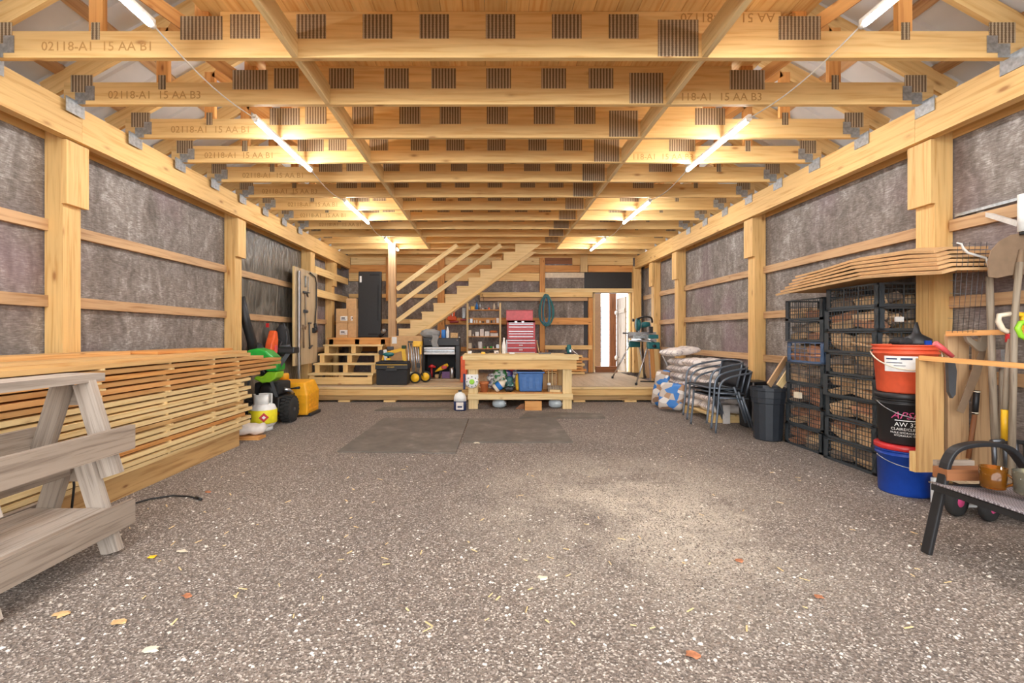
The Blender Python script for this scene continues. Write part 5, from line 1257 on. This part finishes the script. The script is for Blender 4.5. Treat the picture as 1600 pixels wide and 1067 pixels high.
MB().tube([P(1513, 716, 3.25)-o0, P(1523, 648, 3.25)-o0], .014).build('shaft', 'brown_wood', t); MB().tube([P(1523, 647, 3.25)-o0, P(1526, 610, 3.25)-o0], .018).build('grip', 'black', t)
for y in (612, 645): MB().tube([P(1523.5-(y-612)*-.0+(645-y)*.08, y+1, 3.25)-o0, P(1523.5+(645-y)*.08, y-1, 3.25)-o0], .0195).build('white_band', 'cream', t)
# long tools, leaning on the wall rail
def long_tool(name, lb, cat, pts, r, mat):
    o = thing(name, lb, cat, tuple(pts[0])); MB().tube([Vector(p)-Vector(pts[0]) for p in pts], r, 10).build('shaft', mat, o); return o, Vector(pts[0])
Yc = 3.05
t, o0 = long_tool('hand_cultivator', 'long wooden tool with a bent white metal hook at its top', 'tool', [P(1557, 751, Yc), P(1551, 600, Yc+.03), P(1546, 432, Yc+.1)], .02, 'old_handle')
MB().tube([P(1546, 432, Yc+.1)-o0, P(1544, 412, Yc+.1)-o0, P(1540, 403, Yc+.1)-o0, P(1512, 395, Yc+.1)-o0, P(1505, 388, Yc+.1)-o0, P(1502, 381, Yc+.1)-o0, P(1495, 379.5, Yc+.1)-o0], [.008]*5+[.006, .005]).build('metal_hook', 'white_paint', t)
Yc = 2.95
t, o0 = long_tool('digging_fork', 'garden fork with a white and yellow D grip and yellow lower shaft', 'fork', [P(1571, 640, Yc), P(1579, 522, Yc+.04)], .019, 'old_handle')
MB().tube([P(1571, 688, Yc)-o0, P(1571, 640, Yc)-o0], .021).build('yellow_socket', 'yellow', t); MB().tube([P(1578.3, 535, Yc+.04)-o0, P(1579, 520, Yc+.04)-o0], .024).build('red_collar', 'red', t)
q = [P(x, y, Yc+.04)-o0 for x, y in ((1579, 521), (1566, 514), (1560, 502), (1561, 493), (1579, 490.5))]; MB().tube(q, .016).build('grip_left', 'cream', t, label='white half of the D grip')
q = [P(x, y, Yc+.04)-o0 for x, y in ((1579, 490.5), (1597, 491), (1599, 502), (1594, 514), (1580, 521))]; MB().tube(q, .016).build('grip_right', 'yellow', t, label='yellow half of the D grip')
MB().tube([P(1549, 690, Yc)-o0, P(1571, 688, Yc)-o0, P(1603, 692, Yc)-o0], .014).build('fork_bar', 'dsteel', t)
for x in (1553, 1570, 1587, 1602): MB().tube([P(x, 692, Yc)-o0, P(x+1, 715, Yc)-o0, P(x+1, 745, Yc)-o0], [.012, .012, .006]).build('tine', 'dsteel', t)
t, o0 = long_tool('snow_shovel', 'tool with a green D grip at the right edge by the fork', 'shovel', [P(1612, 720, 2.9), P(1608, 530, 2.94)], .018, 'old_handle')
q = [P(x, y, 2.94)-o0 for x, y in ((1607, 531), (1594, 524), (1590, 513), (1594, 505), (1608, 502))]; MB().tube(q, .016).build('green_grip', 'lime', t)
Yc = 3.25
t, o0 = long_tool('round_shovel', 'rusty round shovel standing blade up against the right wall', 'shovel', [P(1580, 752, 2.86), P(1585, 500, 2.97), P(1593, 410, 3.0)], .018, 'old_handle')
m = MB(); bp = [(1600, 363), (1585, 366), (1566, 376), (1553, 391), (1548, 408), (1550, 432), (1562, 434), (1580, 430), (1600, 428), (1630, 432), (1634, 405), (1622, 378)]
MB().prism([(P(x, y, 3.0).x-o0.x, P(x, y, 3.0).z-o0.z) for x, y in bp], 3.015-o0.y, 3.022-o0.y).build('blade', 'rust', t); MB().tube([P(1590, 435, 3.0)-o0, P(1596, 390, 3.005)-o0], [.022, .012]).build('socket', 'rust', t)
t = thing('splitting_maul', 'grey steel axe head on a shaft beside the cultivator', 'axe', P(1562, 747, 3.12)); o0 = P(1562, 747, 3.12)
MB().tube([(0, 0, 0), P(1566, 548, 3.12)-o0], .014).build('shaft', 'old_handle', t); MB().prism([(P(x, y, 3.12).x-o0.x, P(x, y, 3.12).z-o0.z) for x, y in ((1557, 546), (1570, 546), (1567, 575), (1559, 575))], -.025, .025).build('head', 'galv', t)
# wire mesh
t = thing('wire_mesh_panel', 'loose sheet of wire mesh hung on the right wall behind the rack', 'mesh', P(1492, 520, 3.15)); o0 = P(1492, 520, 3.15)
m = MB()
for k in range(6): m.tube([P(1497+k*9, 378, 3.15)-o0, P(1492+k*8-4, 520, 3.15)-o0], .0013, 4)
for k in range(8): m.tube([P(1487-k, 380+k*19.5, 3.15)-o0, P(1550-k*1.5, 382+k*19.5, 3.15)-o0], .0013, 4)
m.build('mesh_wires', 'dsteel', t)
# track and bracket
t = thing('door_track', 'grey metal track along the right wall near the door opening', 'track', P(1495, 337, 3.56))
o0 = P(1495, 337, 3.56); e1 = Vector((3.5, 2.5, PZ(337, 3.56)))
beam((0, 0, 0), e1-o0, .03, .02).build('rail', 'galv', t); beam(P(1526, 330, 3.45)-o0, P(1592, 350, 3.02)-o0, .02, .03).build('strut', 'white_paint', t)
MB().lathe([(.03, -.11), (.03, .13), (.0, .13)], P(1600, 335, 3.0)-o0, 16).build('white_cylinder', 'white', t); MB().lathe([(.02, -.13), (.022, -.111), (0, -.111)], P(1600, 335, 3.0)-o0, 12).build('end_fitting', 'black', t)

# --- black armchair in the foreground ---
t = thing('garden_armchair', 'black metal garden armchair with a woven grey seat at the right edge', 'chair', (2.30, 2.45, 0))
def strap(pts, w, h, name, mat='black'):
    pts = [Vector(p) for p in pts]; m = MB(); secs = []
    for i, p in enumerate(pts):
        tg = (pts[min(i+1, len(pts)-1)]-pts[max(i-1, 0)]).normalized(); s = Vector((0, 1, 0)); s = (s-tg*s.dot(tg)).normalized(); u = s.cross(tg)
        secs.append([p+s*w*a+u*h*b_ for a, b_ in ((-.5, -.5), (.5, -.5), (.5, .5), (-.5, .5))])
    return loft(m, secs, False).build(name, mat, t, bevel=.006)
def smooth(pts, n=5):
    out = []; pts = [Vector(p) for p in pts]; q = [pts[0]]+pts+[pts[-1]]
    for i in range(1, len(q)-2):
        for k in range(n):
            s = k/n; a, b_, c, d = q[i-1], q[i], q[i+1], q[i+2]
            out.append(.5*((2*b_)+(c-a)*s+(2*a-5*b_+4*c-d)*s*s+(3*b_-a-3*c+d)*s**3))
    return out+[pts[-1]]
for dy, nm_ in ((0, 'far'), (-.56, 'near')):
    strap(smooth([(-.01, dy, 0), (.035, dy, .2), (.075, dy, .38), (.10, dy, .49), (.16, dy, .555), (.30, dy, .575), (.42, dy, .55), (.50, dy, .46), (.55, dy, .37)]), .05, .024, 'arm_and_front_leg')
    strap([(.55, dy, .36), (.62, dy, .0)], .05, .024, 'rear_leg')
m = MB(); sx0, sx1, sy0, sy1 = .03, .56, -.54, .03
for i in range(9):
    for j in range(9):
        u, v = i/8, j/8; m.v.append(Vector((sx0+(sx1-sx0)*u-.03*math.sin(PI*v)*(1-u), sy0+(sy1-sy0)*v, .37+.012*math.sin(PI*v)*(1-u)-.02*math.sin(PI*u))))
for i in range(8):
    for j in range(8): m.face([i*9+j, (i+1)*9+j, (i+1)*9+j+1, i*9+j+1], [((i+a_)*.06, (j+b_)*.07) for a_, b_ in ((0, 0), (1, 0), (1, 1), (0, 1))], True)
gm = N('woven_seat'); uv = coord(gm, 'UV', (1, 1, 1)); sx_ = gm.n('ShaderNodeSeparateXYZ'); gm.l(uv, sx_.inputs[0])
s1 = gm.math('SINE', gm.math('MULTIPLY', gm.math('ADD', sx_.outputs[0], gm.math('MULTIPLY', gm.math('ABSOLUTE', gm.math('SUBTRACT', gm.math('FRACT', gm.math('MULTIPLY', sx_.outputs[1], 24)), .5)), .03)), 520))
gm.l(gm.ramp(s1, [(.2, srgb((96, 88, 92))), (.7, srgb((166, 158, 160)))]), gm.b.inputs['Base Color']); M['weave'] = gm.m
o = m.build('woven_seat', 'weave', t, fixn=False); so = o.modifiers.new('s', 'SOLIDIFY'); so.thickness = .008
beam((.035, -.56, .35), (.035, 0, .35), .04, .03).build('front_rail', 'black', t); beam((.56, -.56, .35), (.56, 0, .35), .03, .03).build('rear_rail', 'black', t); beam((.035, -.01, .35), (.56, -.01, .35), .02, .03).build('side_rail', 'black', t)
strap([(.56, -.5, .36), (.66, -.5, .85)], .04, .02, 'back_post'); strap([(.56, -.04, .36), (.66, -.04, .85)], .04, .02, 'back_post'); box(.60, .64, -.48, -.06, .5, .84).build('back_panel', 'mesh_black', t)
sz = .386
# items on the chair
tag(box(2.37, 2.62, 2.42, 2.5, sz+.004, sz+.06).build('wood_offcut', 'brown_wood'), 'reddish brown wood offcut lying on the armchair seat', 'offcut')
tag(box(2.40, 2.60, 2.505, 2.53, sz+.008, sz+.085).build('wood_offcut', 'grey_wood'), 'greyish wood offcut behind the brown one on the armchair seat', 'offcut')
def mug(name, lb, c, r, h, mat, ha):
    t = thing(name, lb, 'mug', c)
    lathe('cup', mat, t, [(r*.8, 0), (r*.9, .006), (r, h), (r*.93, h), (r*.82, .012), (0, .012)], n=26)
    pts = [(math.cos(ha)*(r*.9+.03*math.sin(PI*k/8)), math.sin(ha)*(r*.9+.03*math.sin(PI*k/8)), h*.2+h*.6*k/8) for k in range(9)]
    tube('handle', mat, t, pts, .006)
mug('glass_mug', 'amber glass mug standing on the armchair seat', (2.50, 2.32, sz), .052, .105, 'amber', -1.2)
mug('glass_mug', 'greyish beige mug at the right edge of the picture on the armchair seat', (2.57, 2.22, sz), .062, .11, 'smoke', -1.9)

# small wheeled cart under the chair
t = thing('hand_cart', 'small cart with black tyres and pinkish red hubs beyond the armchair', 'cart', (2.95, 3.0, 0))
for x, y, r_ in ((.0, -.02, .095), (.12, -.1, .08), (.4, -.12, .08)):
    w = lathe('wheel', 'rubber', t, [(r_*.55, 0), (r_*.9, 0), (r_, .012), (r_, .033), (r_*.9, .045), (r_*.55, .045)], (x, y, r_), 24, (.35, -1, 0))
    lathe('hub', 'magenta', w, [(0, .05), (r_*.3, .05), (r_*.56, .03), (r_*.56, .012), (0, .012)], (x, y, r_), 16, (.35, -1, 0))
beam((0, 0, .1), (.45, -.1, .1), .03, .03).build('frame', 'black', t); beam((.1, 0, .12), (.5, .0, .14), .2, .02).build('tray', 'black', t)
tag(box(PX(1483, 3.1), PX(1506, 3.1), 3.1, 3.13, 0, .025).build('red_tool_handle', 'red'), 'red handle lying on the gravel under the armchair', 'handle tool'); tag(box(PX(1507, 3.1), PX(1532, 3.1), 3.1, 3.12, 0, .02).build('white_strip', 'white'), 'white strip lying on the gravel beside the red handle', 'strip')

# --- stacked grey patio chairs ---
def patio():
    t = thing('patio_chair', 'lowest of three stacked grey patio armchairs beside the white bags', 'chair', (2.62, 5.42, .0), 0, 'stacked patio armchairs')
    Wc = .56
    for y in (0, Wc):
        tube('arm_and_front_leg', 'chair_grey', t, smooth([(0, y, 0), (.03, y, .3), (.045, y, .5), (.075, y, .585), (.15, y, .635), (.28, y+(.0 if y else 0), .67), (.41, y, .69)]), .0125, 8)
        tube('rear_leg', 'chair_grey', t, [(.48, y, 0), (.33, y, .42)], .014, 8)
    tube('back_hoop', 'chair_grey', t, smooth([(.41, 0, .69), (.46, .04, .705), (.49, .14, .715), (.495, Wc/2, .72), (.49, Wc-.14, .715), (.46, Wc-.04, .705), (.41, Wc, .69)]), .0125, 8)
    for y in (.07, Wc-.07): tube('back_post', 'chair_grey', t, [(.41, y, .40), (.485, y, .70)], .011)
    m = MB()
    for i in range(7):
        for j in range(7):
            u, v = i/6, j/6; m.v.append(Vector((.045+.37*u, .025+(Wc-.05)*v, .43-.02*math.sin(PI*v)-.02*u)))
    for i in range(6):
        for j in range(6): m.face([i*7+j, (i+1)*7+j, (i+1)*7+j+1, i*7+j+1], None, True)
    o = m.build('seat', 'mesh_black', t, fixn=False); so = o.modifiers.new('s', 'SOLIDIFY'); so.thickness = .008
    m = MB()
    for i in range(7):
        for j in range(7):
            u, v = i/6, j/6; m.v.append(Vector((.415+.075*u+.012*math.sin(PI*v), .06+(Wc-.12)*v, .43+.28*u)))
    for i in range(6):
        for j in range(6): m.face([i*7+j, (i+1)*7+j, (i+1)*7+j+1, i*7+j+1], None, True)
    o = m.build('backrest', 'mesh_black', t, fixn=False); so = o.modifiers.new('s', 'SOLIDIFY'); so.thickness = .006
    tube('seat_frame', 'chair_grey', t, [(.045, 0, .41), (.045, Wc, .41), (.40, Wc, .39), (.40, 0, .39), (.045, 0, .41)], .011, 6)
    return t
p = patio(); p.rotation_euler[2] = .08
for k, lb in enumerate(('middle one of three stacked grey patio armchairs beside the white bags', 'topmost of three stacked grey patio armchairs beside the white bags')):
    dup(p, (2.62-.045*(k+1), 5.42+.012*(k+1), .055*(k+1)), .08, lb)

# --- bag pile ---
random.seed(51)
t = thing('timber_pallet', 'timber pallet under the pile of white bags', 'pallet', (2.86, 6.05, 0))
for k in range(3): box(.0, .56, k*.75, .09+k*.75, 0, .085).build('bearer', 'pine', t)
for k in range(5): box(.01+k*.11, .1+k*.11, 0, 1.62, .086, .105).build('deck_board', 'pine_pale', t)
bi = 0
for col, (yc, n, rot) in enumerate(((6.32, 5, 0), (6.86, 6, 0), (7.40, 6, 0))):
    z = .106
    for k in range(n):
        th = random.uniform(.105, .125)
        o = bag('salt_bag', 'salt', None, (3.155+random.uniform(-.02, .01), yc+random.uniform(-.02, .02), z+th/2), .255, .255, th/2*1.12, rot=random.uniform(-.08, .08), seed=200+bi, amp=.07)
        tag(o, 'white printed salt bag, %s up in the %s column of the pile' % (ORD[k], ('near', 'middle', 'far')[col]), 'bag', 'white bags piled by the right wall'); z += th*.98; bi += 1
o = bag('salt_bag', 'salt', None, (3.02, 7.42, .88), .27, .2, .06, rot=.4, seed=301, tilt=.1, amp=.1); tag(o, 'white bag sliding off the far end of the bag pile top', 'bag')
def lean_bag(lb, x, y, h, w, d, mt, seed, ry, rz):
    o = bag('leaning_bag', mt, None, (0, 0, 0), h/2, w/2, d/2, seed=seed, amp=.08)
    topple(o, Matrix.Rotation(rz, 3, 'Z') @ Matrix.Rotation(-PI/2+ry, 3, 'Y')); o.location = (x, y, h/2*math.cos(ry)+.02); return tag(o, lb, 'bag')
o = lean_bag('brown and white bag with a blue panel leaning on the bag pile near the deck', 2.74, 7.0, .40, .36, .10, 'print_pellet', 61, .35, .9)

o = lean_bag('crumpled clear and blue bag standing against the far end of the bag pile', 2.74, 7.38, .56, .26, .10, 'print_pellet', 63, .25, .5)


# --- dark bins ---
t = thing('waste_bin', 'dark blue-grey plastic bin standing left of the far crate stack', 'bin', (3.05, 5.12, 0))
lathe('bin_wall', 'bin_grey', t, [(.13, 0), (.14, .01), (.155, .40), (.163, .405), (.166, .46), (.172, .465), (.172, .535), (.178, .54), (.178, .57), (.165, .57), (.155, .50), (0, .48)], n=14, sm=False)
t = thing('black_tote', 'black storage tote behind the stacked patio chairs', 'tote', (3.28, 5.70, 0))
taper(MB(), .125, .09, .135, .12, 0, .54, .12).build('tote_body', 'black', t, bevel=.02); taper(MB(), .145, .13, .145, .13, .541, .57, .12).build('tote_rim', 'black', t, bevel=.006)
tag(MB().tube([(3.13, 5.56, .0), (3.16, 5.6, .57)], .01).build('steel_pole', 'steel'), 'thin steel pole leaning on the black tote', 'pole')
tag(box(3.0, 3.09, 6.0, 6.015, .0, .24).build('white_card', 'bag_white'), 'pale card standing behind the patio chair legs', 'card')
tag(beam((3.12, 5.22, .578), (3.38, 5.32, .88), .02, .07).build('leaning_board', 'girt'), 'grey brown board leaning above the dark bins', 'board'); tag(beam((3.16, 5.1, .578), (3.34, 5.10, .84), .02, .07).build('leaning_board', 'pine_pale'), 'pale board leaning above the dark bins beside the crates', 'board')

# --- mitre saw on its stand ---
t = thing('mitre_saw_stand', 'wheelless mitre saw stand with four splayed silver legs and teal brackets', 'stand', (2.88, 8.75, DK))
z0 = 1.04-DK
tube('main_rail', 'steel', t, [(.0, -.62, z0), (.0, .66, z0)], .028, 10)
tube('side_rail', 'galv', t, [(-.08, -.62, z0-.02), (-.08, .66, z0-.02)], .014, 8)
for yb, feet in ((-.52, ((-.33, -.62), (.36, -.62))), (.54, ((-.41, .64), (.27, .70)))):
    box(-.11, .11, yb-.05, yb+.05, z0-.15, z0-.03).build('leg_bracket', 'mitre_teal', t, bevel=.02)
    for k, (fx, fy) in enumerate(feet):
        sd = -1 if k == 0 else 1
        tube('leg', 'steel', t, [(sd*.09, yb, z0-.1), (fx, fy-.0, .025)], .014, 8); tube('foot', 'black', t, [(fx, fy, 0), (fx, fy, .04)], .022, 10)
tube('extension_bar', 'dsteel', t, [(-.3, .3, z0+.13), (.0, .3, z0+.13)], .016); tube('extension_post', 'dsteel', t, [(-.2, .3, z0-.05), (-.2, .3, z0+.12)], .01)
box(-.06, .1, -.5, -.44, z0+.03, z0+.10).build('work_support', 'mitre_teal', t); lathe('lock_knob', 'black', t, [(.03, 0), (.03, .03), (0, .03)], (.0, -.57, z0-.1), 10, (0, -1, 0))
t = thing('mitre_saw', 'teal sliding mitre saw mounted on the splayed leg stand', 'saw', (2.88, 8.75, 1.07))
box(-.24, .24, -.14, .16, .0, .06).build('saw_table', 'galv', t, bevel=.01); lathe('turntable', 'galv', t, [(.14, .06), (.14, .08), (0, .08)], (0, 0, 0), 24)
box(-.26, .26, .06, .09, .061, .12).build('fence', 'steel', t)
lathe('blade_guard', 'mitre_teal', t, [(.0, -.02), (.11, -.02), (.12, -.01), (.12, .02), (.11, .03), (0, .03)], (-.12, -.03, .26), 28, (1, 0, 0)); lathe('saw_blade', 'steel', t, [(0, 0), (.125, 0), (.125, .002), (0, .002)], (-.09, -.03, .24), 28, (1, 0, 0))
MB().tube([(-.08, -.02, .24), (.04, -.02, .26), (.11, -.02, .27)], [.05, .055, .04], 12).build('motor', 'mitre_teal', t)
tube('slide_arm', 'dsteel', t, [(-.05, .2, .1), (-.08, .18, .25), (-.06, .1, .32)], .022); tube('handle_bow', 'black', t, smooth([(-.14, -.1, .36), (-.05, -.2, .4), (.08, -.18, .38), (.13, -.1, .3)]), .018)
box(.08, .15, -.1, -.04, .1, .22).build('battery_pack', 'black', t, bevel=.008); lathe('side_knob', 'black', t, [(.03, 0), (.03, .025), (0, .025)], (-.2, -.08, .34), 10, (-1, 0, 0))
tag(box(2.95, 3.05, 8.3, 8.34, DK+.001, DK+.02).build('black_strip', 'black'), 'black strip lying on the deck under the saw stand', 'strip')
tag(beam((2.8, 8.68, DK+.012), (3.3, 8.6, DK+.012), .03, .02).build('black_strip', 'black'), 'longer black bar lying on the deck behind the saw stand', 'bar')
for k, (px, y_) in enumerate(((1002, 9.5), (1012, 9.45), (1021, 9.4), (1028, 9.2))):
    tag(beam((PX(px, y_), y_, DK), (PX(px+2, y_), y_+.25, 1.0+.12*k), .08, .02).build('leaning_board', ('pine_pale', 'girt', 'orange', 'pine')[k]), '%s of the loose boards leaning in the right rear corner' % ('leftmost', 'second from the left', 'third from the left', 'rightmost')[k], 'board', 'boards leaning in the right rear corner')

# loose stones lying on the gravel
random.seed(90); m = MB()
for i in range(9000):
    Y = 1.6*(7.4/1.6)**random.random(); X = random.uniform(-1.15, 1.2)*Y
    if not (-2.45 < X < 2.95) or (X < -1.9 and 1.7 < Y < 2.6) or (6.9 < Y): continue
    if -2.3 < X < 1.1 and 4.4 < Y: continue
    r = random.choice((.0022, .003, .003, .0045, .006, .008))*random.uniform(.8, 1.3); a = random.random()*6.28; b = len(m.v)
    for k in range(4):
        q = r*random.uniform(.7, 1.3); m.v.append(Vector((X+q*math.cos(a+k*PI/2), Y+q*math.sin(a+k*PI/2), .0)))
    m.v.append(Vector((X, Y, r*.7)))
    for k in range(4): m.face([b+k, b+(k+1) % 4, b+4])
tag(m.build('loose_gravel', 'stones', recenter=False), 'loose pale stones scattered over the gravel floor', 'gravel', None, 'stuff')

random.seed(17); m = MB()
for i in range(170):
    Y = 1.8*(7.0/1.8)**random.random(); X = random.uniform(-.95, 1.05)*Y
    if not (-2.3 < X < 2.7) or (-2.3 < X < 1.1 and 4.4 < Y) or (X < -1.8 and Y < 2.7): continue
    a = random.random()*PI; L = random.uniform(.012, .045); d = Vector((math.cos(a), math.sin(a), 0))
    c = Vector((X, Y, .004)); m.beam(c-d*L/2, c+d*L/2+Vector((0, 0, .003)), random.uniform(.003, .007), .002)
tag(m.build('wood_shavings', 'pine_pale', recenter=False), 'thin pale wood slivers scattered over the gravel floor', 'wood shavings', None, 'stuff')
